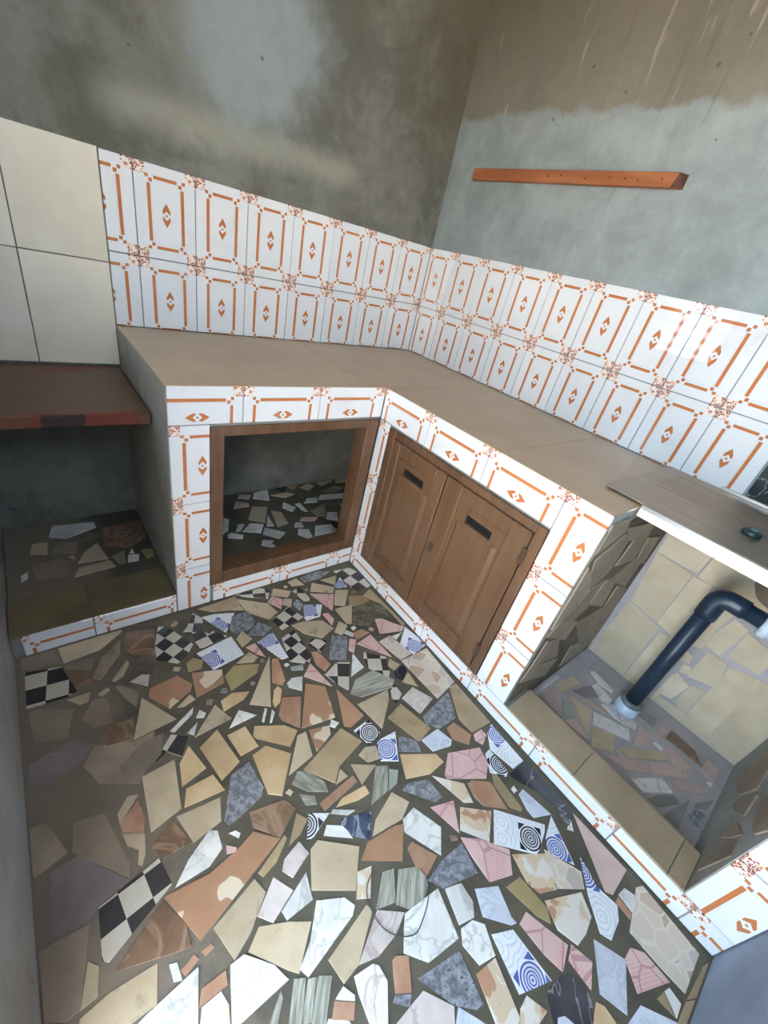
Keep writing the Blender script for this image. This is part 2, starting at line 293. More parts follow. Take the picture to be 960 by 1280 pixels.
    ('g',[(-1594,-1470),(-1563,-1467),(-1498,-1450),(-1484,-1433),(-1491,-1347),(-1547,-1357),(-1601,-1454)],-1540,-1425,-119,1000),
    ('c',[(-1676,-1200),(-1646,-1235),(-1614,-1186),(-1653,-1157),(-1684,-1188),(-1710,-1217)],-1676,-1200,-49,56),
    ('d',[(-1789,-1232),(-1750,-1230),(-1691,-1201),(-1671,-1143),(-1725,-1141),(-1789,-1181)],-1736,-1188,-148,1000),
    ('p',[(-1621,-1527),(-1602,-1535),(-1597,-1528),(-1616,-1510)],-1609,-1525,137,1000),
    ('w',[(-1585,-1510),(-1578,-1503),(-1586,-1491),(-1601,-1488)],-1588,-1498,-54,1000),
    ('b',[(-1815,-1326),(-1766,-1278),(-1787,-1270),(-1816,-1300)],-1796,-1294,44,1000),
    ('o',[(-1814,-1347),(-1773,-1375),(-1764,-1344),(-1769,-1293),(-1815,-1327)],-1787,-1337,-144,1000),
    ('b',[(-1809,-1384),(-1789,-1407),(-1797,-1436),(-1791,-1442),(-1780,-1424),(-1772,-1379),(-1815,-1351)],-1793,-1403,147,1000),
    ('d',[(-1913,-1331),(-1887,-1366),(-1861,-1398),(-1819,-1451),(-1812,-1426),(-1842,-1282),(-1900,-1266),(-1905,-1274)],-1867,-1349,102,1000),
    ('d',[(-1985,-1336),(-1982,-1340),(-1955,-1334),(-1922,-1326),(-1953,-1237),(-1985,-1229)],-1964,-1300,-90,1000),
    ('dm',[(-1966,-1453),(-1955,-1478),(-1903,-1483),(-1882,-1468),(-1821,-1454),(-1904,-1345),(-1956,-1349)],-1912,-1433,127,1000),
    ('d',[(-1985,-1596),(-1955,-1615),(-1933,-1613),(-1915,-1549),(-1902,-1491),(-1951,-1485),(-1985,-1484)],-1947,-1548,-90,1000),
    ('b',[(-1905,-1613),(-1896,-1570),(-1912,-1552),(-1932,-1615)],-1911,-1588,-108,1000),
    ('b',[(-1879,-684),(-1870,-754),(-1770,-745),(-1697,-693),(-1697,-684)],-1783,-712,180,1000),
    ('c',[(-1971,-881),(-1878,-890),(-1852,-880),(-1878,-767),(-1968,-744)],-1969,-759,-7,56),
    ('b',[(-1850,-935),(-1829,-935),(-1820,-905),(-1876,-902)],-1844,-919,177,1000),
    ('br',[(-1858,-860),(-1812,-868),(-1808,-823),(-1862,-795)],-1835,-836,-86,1000),
    ('d',[(-1870,-781),(-1806,-820),(-1786,-775),(-1801,-767),(-1870,-763)],-1827,-781,-31,1000),
    ('d',[(-1789,-872),(-1720,-792),(-1708,-730),(-1771,-783),(-1805,-851)],-1759,-806,49,1000),
    ('b',[(-1752,-897),(-1727,-886),(-1702,-844),(-1706,-828),(-1759,-890)],-1729,-869,-131,1000),
    ('wp',[(-1672,-959),(-1657,-918),(-1678,-907),(-1713,-919)],-1680,-926,-44,1000),
    ('b',[(-1794,-935),(-1770,-922),(-1775,-910),(-1801,-921)],-1785,-922,-157,1000),
    ('d',[(-1960,-1004),(-1892,-1031),(-1867,-943),(-1938,-902),(-1968,-898)],-1925,-956,-86,1000),
    ('d',[(-1829,-1028),(-1782,-1039),(-1783,-946),(-1816,-934),(-1851,-987)],-1812,-987,91,1000),
    ('d',[(-1735,-978),(-1716,-1015),(-1701,-967),(-1742,-918),(-1755,-920)],-1730,-960,130,1000),
    ('br',[(-1808,-1103),(-1748,-1117),(-1739,-1099),(-1731,-1051),(-1782,-1046),(-1820,-1080)],-1771,-1083,-13,1000),
    ('br',[(-1684,-814),(-1625,-848),(-1597,-728),(-1683,-706),(-1706,-776)],-1659,-774,77,1000),
    ('d',[(-1974,-684),(-1974,-732),(-1927,-742),(-1876,-750),(-1885,-684)],-1927,-718,180,1000),
    ('dm',[(-1978,-1116),(-1939,-1140),(-1873,-1122),(-1839,-1081),(-1882,-1044),(-1977,-1064)],-1915,-1094,-168,1000),
    ('d',[(-1866,-1132),(-1838,-1203),(-1756,-1252),(-1721,-1205),(-1691,-1124),(-1746,-1125),(-1836,-1090)],-1779,-1162,159,1000),
]
CUPB = [
    ('w',[(-1037,-381),(-994,-317),(-1054,-287),(-1114,-341)],-1050,-331,-27,1000),
    ('w',[(-1119,-331),(-1082,-286),(-1111,-276),(-1148,-337)],-1115,-308,-121,1000),
    ('w',[(-1195,-367),(-1136,-397),(-1121,-371),(-1169,-333),(-1191,-345)],-1162,-363,-27,1000),
    ('w',[(-975,-458),(-922,-420),(-1003,-348),(-1034,-395)],-984,-405,138,1000),
    ('w',[(-952,-349),(-942,-246),(-988,-337)],-961,-311,84,1000),
    ('w',[(-1050,-496),(-1006,-462),(-1052,-437),(-1077,-474)],-1046,-467,38,1000),
    ('w',[(-1033,-509),(-1017,-505),(-1024,-479),(-1048,-497)],-1030,-497,-143,1000),
    ('w',[(-846,-501),(-813,-502),(-799,-434),(-847,-413),(-873,-455)],-836,-461,78,1000),
    ('w',[(-664,-506),(-664,-434),(-753,-420),(-800,-499)],-720,-465,-3,1000),
    ('w',[(-606,-417),(-566,-343),(-620,-321),(-660,-379)],-613,-365,62,1000),
    ('wp',[(-816,-407),(-805,-366),(-840,-359),(-861,-391)],-830,-381,-20,1000),
    ('w',[(-805,-259),(-766,-227),(-808,-154),(-838,-204)],-804,-211,120,1000),
    ('w',[(-872,-114),(-834,-5),(-860,-5),(-921,-16),(-949,-70)],-887,-42,71,1000),
    ('w',[(-743,-269),(-721,-282),(-724,-190),(-754,-191)],-735,-233,92,1000),
    ('w',[(-623,-212),(-592,-168),(-660,-158),(-699,-198)],-644,-184,-10,1000),
    ('w',[(-445,-213),(-411,-171),(-567,-147),(-602,-191)],-506,-180,-8,1000),
    ('ro',[(-970,-70),(-943,-31),(-1004,-13),(-1027,-46)],-986,-40,164,1000),
    ('k',[(-798,-5),(-754,-55),(-713,-5)],-755,-22,180,1000),
    ('o',[(-683,-42),(-644,-5),(-708,-5),(-713,-11)],-687,-16,180,1000),
    ('b',[(-983,-304),(-909,-172),(-986,-147),(-1050,-254)],-982,-219,61,1000),
    ('w',[(-1174,-311),(-1138,-224),(-1157,-200),(-1208,-331)],-1169,-266,-111,1000),
    ('b',[(-777,-112),(-709,-94),(-741,-63),(-845,-66)],-768,-84,-178,1000),
    ('b',[(-603,-77),(-542,-36),(-575,-5),(-578,-5),(-641,-32)],-588,-31,34,1000),
    ('p',[(-736,-381),(-695,-348),(-783,-324),(-807,-347)],-755,-350,165,1000),
    ('p',[(-998,-139),(-990,-107),(-1046,-70),(-1081,-135)],-1029,-113,-3,1000),
    ('k',[(-651,-493),(-611,-480),(-638,-411),(-660,-431)],-640,-454,111,1000),
    ('b',[(-497,-49),(-396,-16),(-400,-5),(-494,-5),(-514,-9)],-460,-17,18,1000),
    ('b',[(-373,-5),(-386,-43),(-287,-45),(-273,-5)],-330,-24,180,1000),
    ('w',[(-475,-300),(-452,-265),(-507,-280)],-478,-282,-165,1000),
    ('b',[(-940,-362),(-873,-351),(-863,-244),(-906,-211)],-896,-292,-103,1000),
    ('d',[(-690,-340),(-651,-353),(-581,-235),(-702,-278)],-656,-302,59,1000),
    ('d',[(-448,-144),(-371,-108),(-417,-71),(-538,-118)],-444,-110,-159,1000),
]
NICHE = [
    ('b',[(-1673,-333),(-1694,-216),(-1745,-262),(-1773,-326)],-1721,-284,100,1000),
    ('b',[(-1656,-394),(-1669,-348),(-1774,-358),(-1795,-406)],-1724,-377,5,1000),
    ('w',[(-1792,-142),(-1680,-97),(-1682,-55),(-1830,-35),(-1847,-114)],-1766,-89,172,1000),
    ('br',[(-1674,-247),(-1592,-286),(-1510,-237),(-1510,-98),(-1660,-112)],-1589,-196,-175,1000),
    ('w',[(-1573,-388),(-1564,-348),(-1603,-340),(-1612,-386)],-1588,-366,-101,1000),
    ('y2',[(-1543,-386),(-1510,-380),(-1510,-328),(-1510,-328),(-1552,-324)],-1525,-349,-82,1000),
    ('b',[(-1862,-229),(-1853,-148),(-1903,-143),(-1913,-208)],-1883,-182,84,1000),
    ('w',[(-1928,-354),(-1926,-319),(-1947,-334),(-1948,-369)],-1937,-344,87,1000),
    ('w',[(-1579,-335),(-1580,-298),(-1595,-329)],-1585,-321,92,1000),
    ('b',[(-1776,-297),(-1779,-265),(-1800,-274)],-1785,-279,-44,1000),
    ('d',[(-1771,-251),(-1756,-185),(-1815,-163),(-1853,-232)],-1799,-208,-13,1000),
    ('d',[(-1906,-376),(-1812,-392),(-1791,-312),(-1825,-271),(-1912,-287)],-1849,-328,-10,1000),
    ('d',[(-1641,-387),(-1619,-383),(-1611,-301),(-1658,-325)],-1632,-349,84,1000),
]
SINKF = [
    ('w',[(-460,-1672),(-460,-1682),(-288,-1685),(-292,-1672)],-375,-1678,-1,1000),
    ('b',[(-355,-1728),(-231,-1751),(-217,-1713),(-341,-1691)],-286,-1721,-11,1000),
    ('ro',[(-457,-1795),(-396,-1759),(-361,-1697),(-453,-1690)],-417,-1735,-92,1000),
    ('gn',[(-436,-1797),(-414,-1821),(-395,-1821),(-357,-1759),(-379,-1750)],-396,-1790,-140,1000),
    ('b',[(-426,-1890),(-307,-1845),(-330,-1749)],-354,-1828,-124,1000),
    ('b',[(-266,-1884),(-247,-1878),(-283,-1801),(-302,-1793)],-274,-1839,-68,1000),
    ('w',[(-151,-1800),(-138,-1850),(-121,-1846),(-105,-1750),(-122,-1741)],-127,-1797,81,1000),
    ('w',[(-226,-1845),(-206,-1868),(-176,-1868),(-156,-1789),(-191,-1783)],-191,-1831,76,1000),
    ('w',[(-250,-1912),(-245,-1935),(-191,-1881),(-239,-1853)],-231,-1895,45,1000),
    ('wp',[(-250,-1943),(-220,-1984),(-195,-1979),(-180,-1950),(-219,-1919)],-213,-1955,-54,1000),
    ('w',[(-293,-1992),(-245,-1972),(-306,-1851),(-361,-1878)],-301,-1923,117,1000),
    ('b',[(-446,-1934),(-399,-1977),(-325,-1946),(-373,-1881),(-456,-1918)],-400,-1931,-156,1000),
    ('ro',[(-447,-1903),(-429,-1886),(-413,-1825),(-459,-1805)],-437,-1855,-83,1000),
    ('dm',[(-279,-1799),(-218,-1829),(-192,-1778),(-298,-1750)],-247,-1789,165,1000),
    ('gr',[(-144,-2024),(-83,-2017),(-95,-1967),(-147,-1967)],-117,-1994,7,1000),
    ('ro',[(-240,-2049),(-202,-2038),(-178,-1986),(-297,-2005)],-229,-2019,-171,1000),
    ('ro',[(-185,-2054),(-84,-2065),(-75,-2041),(-183,-2032)],-132,-2048,175,1000),
    ('w',[(-212,-2083),(-198,-2084),(-194,-2053),(-210,-2049)],-204,-2067,-93,1000),
    ('b',[(-383,-2010),(-237,-2112),(-210,-2094),(-360,-1980),(-381,-1982)],-314,-2036,143,1000),
    ('br',[(-131,-2205),(-83,-2160),(-77,-2071),(-137,-2070)],-107,-2126,-87,1000),
    ('ro',[(-230,-2147),(-174,-2186),(-163,-2094),(-200,-2090)],-192,-2129,83,1000),
    ('ro',[(-412,-2043),(-346,-2097),(-336,-2063),(-408,-1986),(-443,-1969)],-389,-2032,133,1000),
    ('ro',[(-337,-2099),(-240,-2182),(-207,-2171),(-251,-2111),(-307,-2073)],-268,-2127,-41,1000),
    ('w',[(-439,-2108),(-345,-2170),(-326,-2126),(-433,-2061)],-386,-2116,149,1000),
    ('ro',[(-326,-2167),(-234,-2243),(-203,-2244),(-249,-2188),(-304,-2147)],-263,-2198,-40,1000),
    ('gr',[(-444,-2157),(-360,-2197),(-347,-2176),(-407,-2138),(-448,-2125)],-401,-2159,-25,1000),
    ('gr',[(-447,-2225),(-310,-2215),(-415,-2186),(-453,-2178)],-406,-2201,4,1000),
    ('gr',[(-284,-2264),(-232,-2267),(-303,-2232),(-325,-2234)],-286,-2249,154,1000),
    ('g',[(-393,-2265),(-359,-2270),(-315,-2270),(-327,-2238),(-380,-2227)],-355,-2254,168,1000),
    ('ro',[(-164,-2249),(-79,-2245),(-71,-2203),(-149,-2197)],-116,-2223,3,1000),
    ('w',[(-187,-2241),(-180,-2248),(-165,-2244),(-176,-2231)],-177,-2241,130,1000),
]
SINKB = [
    ('s',[(-1673,690),(-1821,692),(-1815,597),(-1674,592)],-1746,643,179,1000),
    ('s',[(-1675,584),(-1807,579),(-1807,334),(-1698,350)],-1747,462,-90,1000),
    ('s',[(-1695,340),(-1827,312),(-1828,18),(-1672,18),(-1672,34)],-1739,144,94,1000),
    ('s',[(-1817,576),(-1874,577),(-1879,521),(-1879,318),(-1815,334)],-1853,465,90,1000),
    ('s',[(-1843,300),(-1881,306),(-1898,18),(-1839,18)],-1865,160,-93,1000),
    ('s',[(-1831,687),(-1989,688),(-2052,582),(-1966,590),(-1903,598),(-1875,584),(-1828,588)],-1921,617,180,1000),
    ('s',[(-1937,529),(-1975,523),(-1966,447),(-1972,346),(-1936,334)],-1957,436,90,1000),
    ('s',[(-1978,369),(-1976,442),(-1993,515),(-2035,506),(-2023,364)],-2001,439,-85,1000),
    ('s',[(-2046,383),(-2042,496),(-2109,483),(-2138,455),(-2136,387)],-2094,441,88,1000),
    ('s',[(-1996,351),(-2058,345),(-2077,243),(-1999,212)],-2033,288,89,1000),
    ('s',[(-2079,18),(-2078,93),(-2074,347),(-2154,368),(-2162,18)],-2109,169,-91,1000),
    ('s',[(-2169,18),(-2159,370),(-2206,375),(-2270,267),(-2270,18)],-2215,210,88,1000),
    ('s',[(-1957,18),(-1957,46),(-2073,60),(-2073,18)],-2015,36,173,1000),
    ('s',[(-1961,65),(-1969,191),(-2019,175),(-2005,77)],-1988,127,94,1000),
    ('s',[(-2024,80),(-2027,185),(-2065,197),(-2067,56)],-2046,130,-91,1000),
    ('s',[(-1939,255),(-1929,302),(-1966,293),(-1974,260)],-1952,277,78,1000),
    ('s',[(-1973,208),(-1968,242),(-1986,248),(-1996,221)],-1981,230,82,1000),
    ('s',[(-1958,18),(-1961,176),(-1978,175),(-1965,32),(-1962,18)],-1965,84,91,1000),
]
SINKL = [
    ('s',[(-675,860),(-675,780),(-551,817),(-570,860)],-618,829,17,1000),
    ('s',[(-432,758),(-261,725),(-281,785),(-553,828)],-382,774,171,1000),
    ('s',[(-248,624),(-254,714),(-390,741),(-413,651)],-326,683,-9,1000),
    ('s',[(-54,546),(-88,674),(-218,701),(-190,604)],-138,631,-23,1000),
    ('s',[(-538,606),(-462,638),(-466,774),(-523,793),(-650,742),(-610,666)],-542,703,-158,1000),
    ('s',[(-675,488),(-652,505),(-559,594),(-613,661),(-675,712)],-635,592,-90,1000),
    ('s',[(-454,492),(-449,592),(-529,579),(-559,544)],-498,552,-26,1000),
    ('s',[(-256,398),(-305,555),(-416,573),(-429,481)],-352,502,-26,1000),
    ('s',[(-99,442),(-103,559),(-217,611),(-365,567)],-196,545,-25,1000),
    ('s',[(-507,436),(-438,478),(-552,534),(-636,488)],-533,484,-22,1000),
    ('s',[(-465,323),(-452,398),(-632,481),(-670,441)],-555,411,-30,1000),
    ('s',[(-170,124),(-10,93),(-10,223),(-52,401),(-207,470),(-205,363),(-447,396)],-157,296,-44,1000),
    ('s',[(-439,213),(-549,363),(-645,396),(-652,286)],-571,314,-19,1000),
    ('s',[(-75,37),(-10,95),(-10,117),(-308,189),(-284,58)],-137,99,166,1000),
    ('s',[(-428,97),(-406,172),(-654,273),(-668,213)],-539,189,158,1000),
]
SINKR = [
    ('br',[(-177,101),(-125,249),(-294,303),(-381,279),(-326,177)],-261,222,162,1000),
    ('br',[(-360,162),(-393,264),(-424,294),(-495,264),(-405,181)],-415,233,-43,1000),
    ('br',[(-598,334),(-480,326),(-483,362),(-663,419),(-637,358)],-572,360,162,1000),
    ('br',[(-528,180),(-503,235),(-595,296),(-567,236)],-548,237,146,1000),
    ('br',[(-626,120),(-567,198),(-607,287),(-664,278)],-616,221,-76,1000),
]
WIRE = [
    (-1335,-1762),
    (-1355,-1771),
    (-1371,-1787),
    (-1379,-1813),
    (-1380,-1843),
    (-1372,-1869),
    (-1358,-1888),
    (-1336,-1906),
    (-1313,-1914),
    (-1287,-1906),
    (-1257,-1891),
    (-1232,-1870),
    (-1222,-1848),
    (-1224,-1828),
]

# ------------------------------------------------------------------ helpers
rnd = random.Random(7)


def srgb(r, g, b):
    f = lambda c: (c / 255 / 12.92) if c / 255 <= 0.04045 else ((c / 255 + 0.055) / 1.055) ** 2.4
    return (f(r), f(g), f(b), 1.0)


class V:
    """socket wrapper so that node maths reads like maths"""
    def __init__(s, nt, sock):
        s.nt, s.k = nt, sock

    def op(s, o, *args):
        n = s.nt.nodes.new('ShaderNodeMath')
        n.operation = o
        for i, a in enumerate((s,) + args):
            if isinstance(a, V):
                s.nt.links.new(a.k, n.inputs[i])
            else:
                n.inputs[i].default_value = a
        return V(s.nt, n.outputs[0])

    def __add__(s, o): return s.op('ADD', o)
    def __sub__(s, o): return s.op('SUBTRACT', o)
    def __mul__(s, o): return s.op('MULTIPLY', o)
    def __truediv__(s, o): return s.op('DIVIDE', o)
    def __lt__(s, o): return s.op('LESS_THAN', o)
    def __gt__(s, o): return s.op('GREATER_THAN', o)
    def abs(s): return s.op('ABSOLUTE')
    def max(s, o): return s.op('MAXIMUM', o)
    def min(s, o): return s.op('MINIMUM', o)
    def inv(s): return V(s.nt, s.op('MULTIPLY', -1.0).op('ADD', 1.0).k)
    def clamp(s): return s.op('MAXIMUM', 0.0).op('MINIMUM', 1.0)


class Mat:
    def __init__(s, name, rough=0.5, metallic=0.0, coat=0.0, spec=0.5):
        s.m = bpy.data.materials.new(name)
        s.m.use_nodes = True
        s.nt = s.m.node_tree
        s.b = s.nt.nodes['Principled BSDF']
        s.b.inputs['Roughness'].default_value = rough
        s.b.inputs['Metallic'].default_value = metallic
        s.b.inputs['Coat Weight'].default_value = coat
        s.b.inputs['Coat Roughness'].default_value = 0.08
        s.b.inputs['Specular IOR Level'].default_value = spec
        s.tc = s.nt.nodes.new('ShaderNodeTexCoord')
        s.world_space = False

    def coord(s):
        if s.world_space:
            g = s.nt.nodes.new('ShaderNodeNewGeometry')
            return g.outputs['Position']
        return s.tc.outputs['Object']

    def xyz(s):
        n = s.nt.nodes.new('ShaderNodeSeparateXYZ')
        s.nt.links.new(s.coord(), n.inputs[0])
        return [V(s.nt, n.outputs[i]) for i in range(3)]

    def scaled(s, sx, sy, sz, off=(0, 0, 0), rnd_off=False):
        n = s.nt.nodes.new('ShaderNodeMapping')
        n.inputs['Scale'].default_value = (sx, sy, sz)
        n.inputs['Location'].default_value = off
        s.nt.links.new(s.coord(), n.inputs['Vector'])
        if rnd_off:
            oi = s.nt.nodes.new('ShaderNodeObjectInfo')
            mu = s.nt.nodes.new('ShaderNodeVectorMath')
            mu.operation = 'MULTIPLY_ADD'
            s.nt.links.new(oi.outputs['Random'], mu.inputs[0])
            mu.inputs[1].default_value = (37.0, 91.0, 53.0)
            s.nt.links.new(n.outputs[0], mu.inputs[2])
            return mu.outputs[0]
        return n.outputs[0]

    def noise(s, scale, detail=4, rough=0.55, vec=None, dist=0.0):
        n = s.nt.nodes.new('ShaderNodeTexNoise')
        n.inputs['Scale'].default_value = scale
        n.inputs['Detail'].default_value = detail
        n.inputs['Roughness'].default_value = rough
        n.inputs['Distortion'].default_value = dist
        s.nt.links.new(vec if vec is not None else s.coord(), n.inputs['Vector'])
        return V(s.nt, n.outputs[0])

    def vor(s, scale, vec=None, feature='F1', out='Distance'):
        n = s.nt.nodes.new('ShaderNodeTexVoronoi')
        n.feature = feature
        n.inputs['Scale'].default_value = scale
        s.nt.links.new(vec if vec is not None else s.coord(), n.inputs['Vector'])
        return V(s.nt, n.outputs[out])

    def smooth(s, v, a, b):
        n = s.nt.nodes.new('ShaderNodeMapRange')
        n.interpolation_type = 'SMOOTHSTEP'
        n.inputs['From Min'].default_value = a
        n.inputs['From Max'].default_value = b
        s.nt.links.new(v.k, n.inputs['Value'])
        return V(s.nt, n.outputs[0])

    def random(s):
        n = s.nt.nodes.new('ShaderNodeObjectInfo')
        return V(s.nt, n.outputs['Random'])

    def mix(s, f, a, b):
        n = s.nt.nodes.new('ShaderNodeMix')
        n.data_type = 'RGBA'
        for v, i in ((f, 0), (a, 6), (b, 7)):
            if isinstance(v, V):
                s.nt.links.new(v.k, n.inputs[i])
            elif isinstance(v, tuple):
                n.inputs[i].default_value = v if len(v) == 4 else srgb(*v)
            else:
                n.inputs[i].default_value = v
        return V(s.nt, n.outputs[2])

    def value(s, col, fac):
        """brightness of col scaled by fac (a socket around 1)"""
        n = s.nt.nodes.new('ShaderNodeVectorMath')
        n.operation = 'SCALE'
        s.nt.links.new(col.k, n.inputs[0])
        s.nt.links.new(fac.k, n.inputs['Scale'])
        return V(s.nt, n.outputs[0])

    def base(s, c):
        if isinstance(c, V):
            s.nt.links.new(c.k, s.b.inputs['Base Color'])
        else:
            s.b.inputs['Base Color'].default_value = srgb(*c)
        return s

    def rough(s, v):
        s.nt.links.new(v.k, s.b.inputs['Roughness'])
        return s

    def bump(s, v, strength=0.3, dist=0.01):
        n = s.nt.nodes.new('ShaderNodeBump')
        n.inputs['Strength'].default_value = strength
        n.inputs['Distance'].default_value = dist
        s.nt.links.new(v.k, n.inputs['Height'])
        s.nt.links.new(n.outputs[0], s.b.inputs['Normal'])
        return s


W, H = 0.2, 0.2844          # printed wall tile


# ------------------------------------------------------------------ materials
def m_print():
    M = Mat('printed_tile', 0.035, coat=0.0, spec=0.6)
    x, y, z = M.xyz()
    u, v = x.abs(), y.abs()
    rect = lambda cx, cy, hw, hh: ((u - cx).abs() - hw).max((v - cy).abs() - hh) < 0.0
    sq = 0.0055
    orange = rect(0.0545, 0.0, 0.0055, 0.086)
    orange = orange.max(rect(0.0, 0.1045, 0.0375, 0.005))
    orange = orange.max(rect(0.0478, 0.0955, sq, sq))
    orange = orange.max(rect(0.0595, 0.1065, sq, sq * 0.9))
    dia = ((u / 0.0130 + (v - 0.0150).max(0.0) / 0.022) < 1.0) * (v > 0.0045)
    dot = (u + v) < 0.0045
    motif = (dia * ((u + v) > 0.0145)).max(dot)
    orange = orange.max(motif)
    inner = ((u - 0.0455).max(v - 0.093)).abs() < 0.0012
    white = M.mix(M.random(), (234, 234, 235), (226, 228, 231))
    col = M.mix(inner * 0.35, white, (196, 204, 214))
    col = M.mix(orange, col, M.mix(M.noise(60, 2), (204, 128, 78), (192, 114, 66)))
    # scattered petals in the four corners
    fl = ((u - 0.0645).min(v - 0.1085)) > 0.0
    petals = M.vor(138, out='Color')
    sep = M.nt.nodes.new('ShaderNodeSeparateColor')
    M.nt.links.new(petals.k, sep.inputs[0])
    r = V(M.nt, sep.outputs[0])
    g = V(M.nt, sep.outputs[1])
    edge = M.vor(138, feature='DISTANCE_TO_EDGE') > 0.075
    pc = M.mix(g, (186, 100, 72), (150, 76, 58))
    pc = M.mix(g > 0.8, pc, (232, 190, 150))
    pc = M.mix((r > 0.36) * edge, (238, 228, 218), pc)
    col = M.mix(fl, col, pc)
    dirt = M.smooth(M.noise(9, 5, 0.6, M.scaled(1, 1, 1, rnd_off=True)), 0.52, 0.8)
    col = M.mix(dirt * 0.16, col, (170, 160, 145))
    M.base(col)
    return M.m


def m_plain(name, c1, c2, rough=0.25, scale=14, rr=0.12, coat=0.15, dirt=0.0, bump=0.0):
    M = Mat(name, rough, coat=coat)
    vec = M.scaled(1, 1, 1, rnd_off=True)
    n = M.smooth(M.noise(scale, 5, 0.6, vec), 0.3, 0.7)
    col = M.mix(n, c1, c2)
    col = M.value(col, M.random() * (2 * rr) + (1 - rr))
    if dirt:
        d = M.smooth(M.noise(11, 6, 0.65, vec), 0.62 - dirt * 0.3, 0.74)
        col = M.mix(d * 0.85, col, (122, 110, 94))
    M.base(col)
    if bump:
        M.bump(M.noise(40, 4, 0.6, vec), bump, 0.003)
    return M.m


def m_veined(name, c1, c2, cv, rough=0.2, scale=9, amount=0.06):
    M = Mat(name, rough, coat=0.2)
    vec = M.scaled(1, 1, 1, rnd_off=True)
    n = M.noise(scale, 6, 0.6, vec, 0.8)
    col = M.mix(M.smooth(n, 0.35, 0.65), c1, c2)
    v = (M.noise(scale * 0.8, 4, 0.5, vec, 1.6) - 0.5).abs()
    col = M.mix(M.smooth(v, 0.0, amount).inv() * 0.7, col, cv)
    col = M.value(col, M.random() * 0.2 + 0.9)
    M.base(col)
    return M.m


def m_checker():
    M = Mat('checker_tile', 0.22, coat=0.2)
    x, y, z = M.xyz()
    par = (x.op('FLOOR') + y.op('FLOOR')).op('FLOORED_MODULO', 2.0)
    n = M.noise(2.0, 4)
    col = M.mix(par < 0.5, M.mix(n, (214, 206, 194), (186, 178, 164)), M.mix(n, (54, 52, 58), (74, 68, 66)))
    M.base(col)
    return M.m


def m_rings(name, ink):
    M = Mat(name, 0.16, coat=0.3)
    x, y, z = M.xyz()
    d = (x * x + y * y).op('SQRT')
    ring = lambda r, t: (d - r).abs() < t
    mk = (ring(0.029, 0.0022)).max(ring(0.021, 0.0015)).max(ring(0.0145, 0.0016)).max(ring(0.0085, 0.0014)).max(d < 0.003)
    tone = M.mix(d < 0.026, (232, 234, 238), M.mix(0.25, (232, 234, 238), ink))
    tri = ((x.abs() + y.abs()) > 0.0475) * (x.abs() < 0.034) * (y.abs() < 0.034)
    # a pale swirl on the rest of the tile
    ox, oy = x.abs() - 0.085, y.abs() - 0.02
    e = (ox * ox + oy * oy).op('SQRT') + (M.noise(20, 2) - 0.5) * 0.02
    sw = ((e * 85.0).op('FRACT') < 0.28) * (e < 0.05)
    col = M.mix(sw * 0.45, tone, (176, 186, 202))
    col = M.mix(mk.max(tri), col, ink)
    col = M.mix(M.smooth(M.noise(12, 4), 0.5, 0.8) * 0.2, col, (170, 160, 150))
    M.base(col)
    return M.m


def m_pink():
    M = Mat('pink_tile', 0.22, coat=0.25)
    vec = M.scaled(1, 1, 1, rnd_off=True)
    x, y, z = M.xyz()
    n = M.noise(12, 4, 0.6, vec)
    col = M.mix(n, (224, 190, 182), (210, 172, 166))
    e = M.vor(13, vec, 'DISTANCE_TO_EDGE')
    col = M.mix((e < 0.028) * 0.6, col, (166, 118, 130))
    chk = ((x * 140.0).op('FRACT') < 0.5) * ((y * 140.0).op('FRACT') < 0.5)
    patch = M.smooth(M.noise(9, 1, 0.5, vec), 0.52, 0.56)
    col = M.mix(chk * patch * 0.6, col, (206, 118, 132))
    M.base(col)
    return M.m


def m_hex():
    M = Mat('hexagon_tile', 0.3, coat=0.1)
    vec = M.scaled(1, 1, 1, rnd_off=True)
    f = M.vor(21, vec, out='Color')
    e = M.vor(21, vec, 'DISTANCE_TO_EDGE')
    sep = M.nt.nodes.new('ShaderNodeSeparateColor')
    M.nt.links.new(f.k, sep.inputs[0])
    r = V(M.nt, sep.outputs[0])
    cell = M.mix(M.smooth(r, 0.7, 0.95), (208, 194, 178), (188, 158, 134))
    cell = M.mix(r < 0.2, cell, (188, 178, 168))
    M.base(M.mix(e < 0.04, cell, (216, 206, 192)))
    return M.m


def m_blotch():
    M = Mat('blotched_tile', 0.2, coat=0.2)
    vec = M.scaled(1, 1, 1, rnd_off=True)
    n = M.noise(15, 3, 0.5, vec, 0.6)
    col = M.mix(M.smooth(n, 0.46, 0.50), (222, 214, 204), (212, 190, 162))
    col = M.mix(M.smooth(n, 0.59, 0.62), col, (188, 144, 116))
    M.base(col)
    return M.m


def m_twotone():
    M = Mat('terracotta_white_tile', 0.28, coat=0.15)
    vec = M.scaled(1, 1, 1, rnd_off=True)
    n = M.noise(9, 2, 0.4, vec, 0.3)
    col = M.mix(M.noise(20, 4, 0.6, vec), (184, 144, 114), (164, 122, 94))
    col = M.mix(M.smooth(n, 0.57, 0.58), col, (222, 204, 180))
    M.base(M.value(col, M.random() * 0.25 + 0.87))
    return M.m


def m_granite():
    M = Mat('granite_tile', 0.28, coat=0.2)
    vec = M.scaled(1, 1, 1, rnd_off=True)
    a = M.noise(60, 4, 0.75, vec)
    b = M.noise(120, 2, 0.6, vec)
    col = M.mix(M.smooth(a, 0.38, 0.64), (98, 99, 106), (162, 164, 170))
    col = M.mix(M.smooth(b, 0.62, 0.66) * 0.8, col, (46, 48, 58))
    M.base(col)
    return M.m


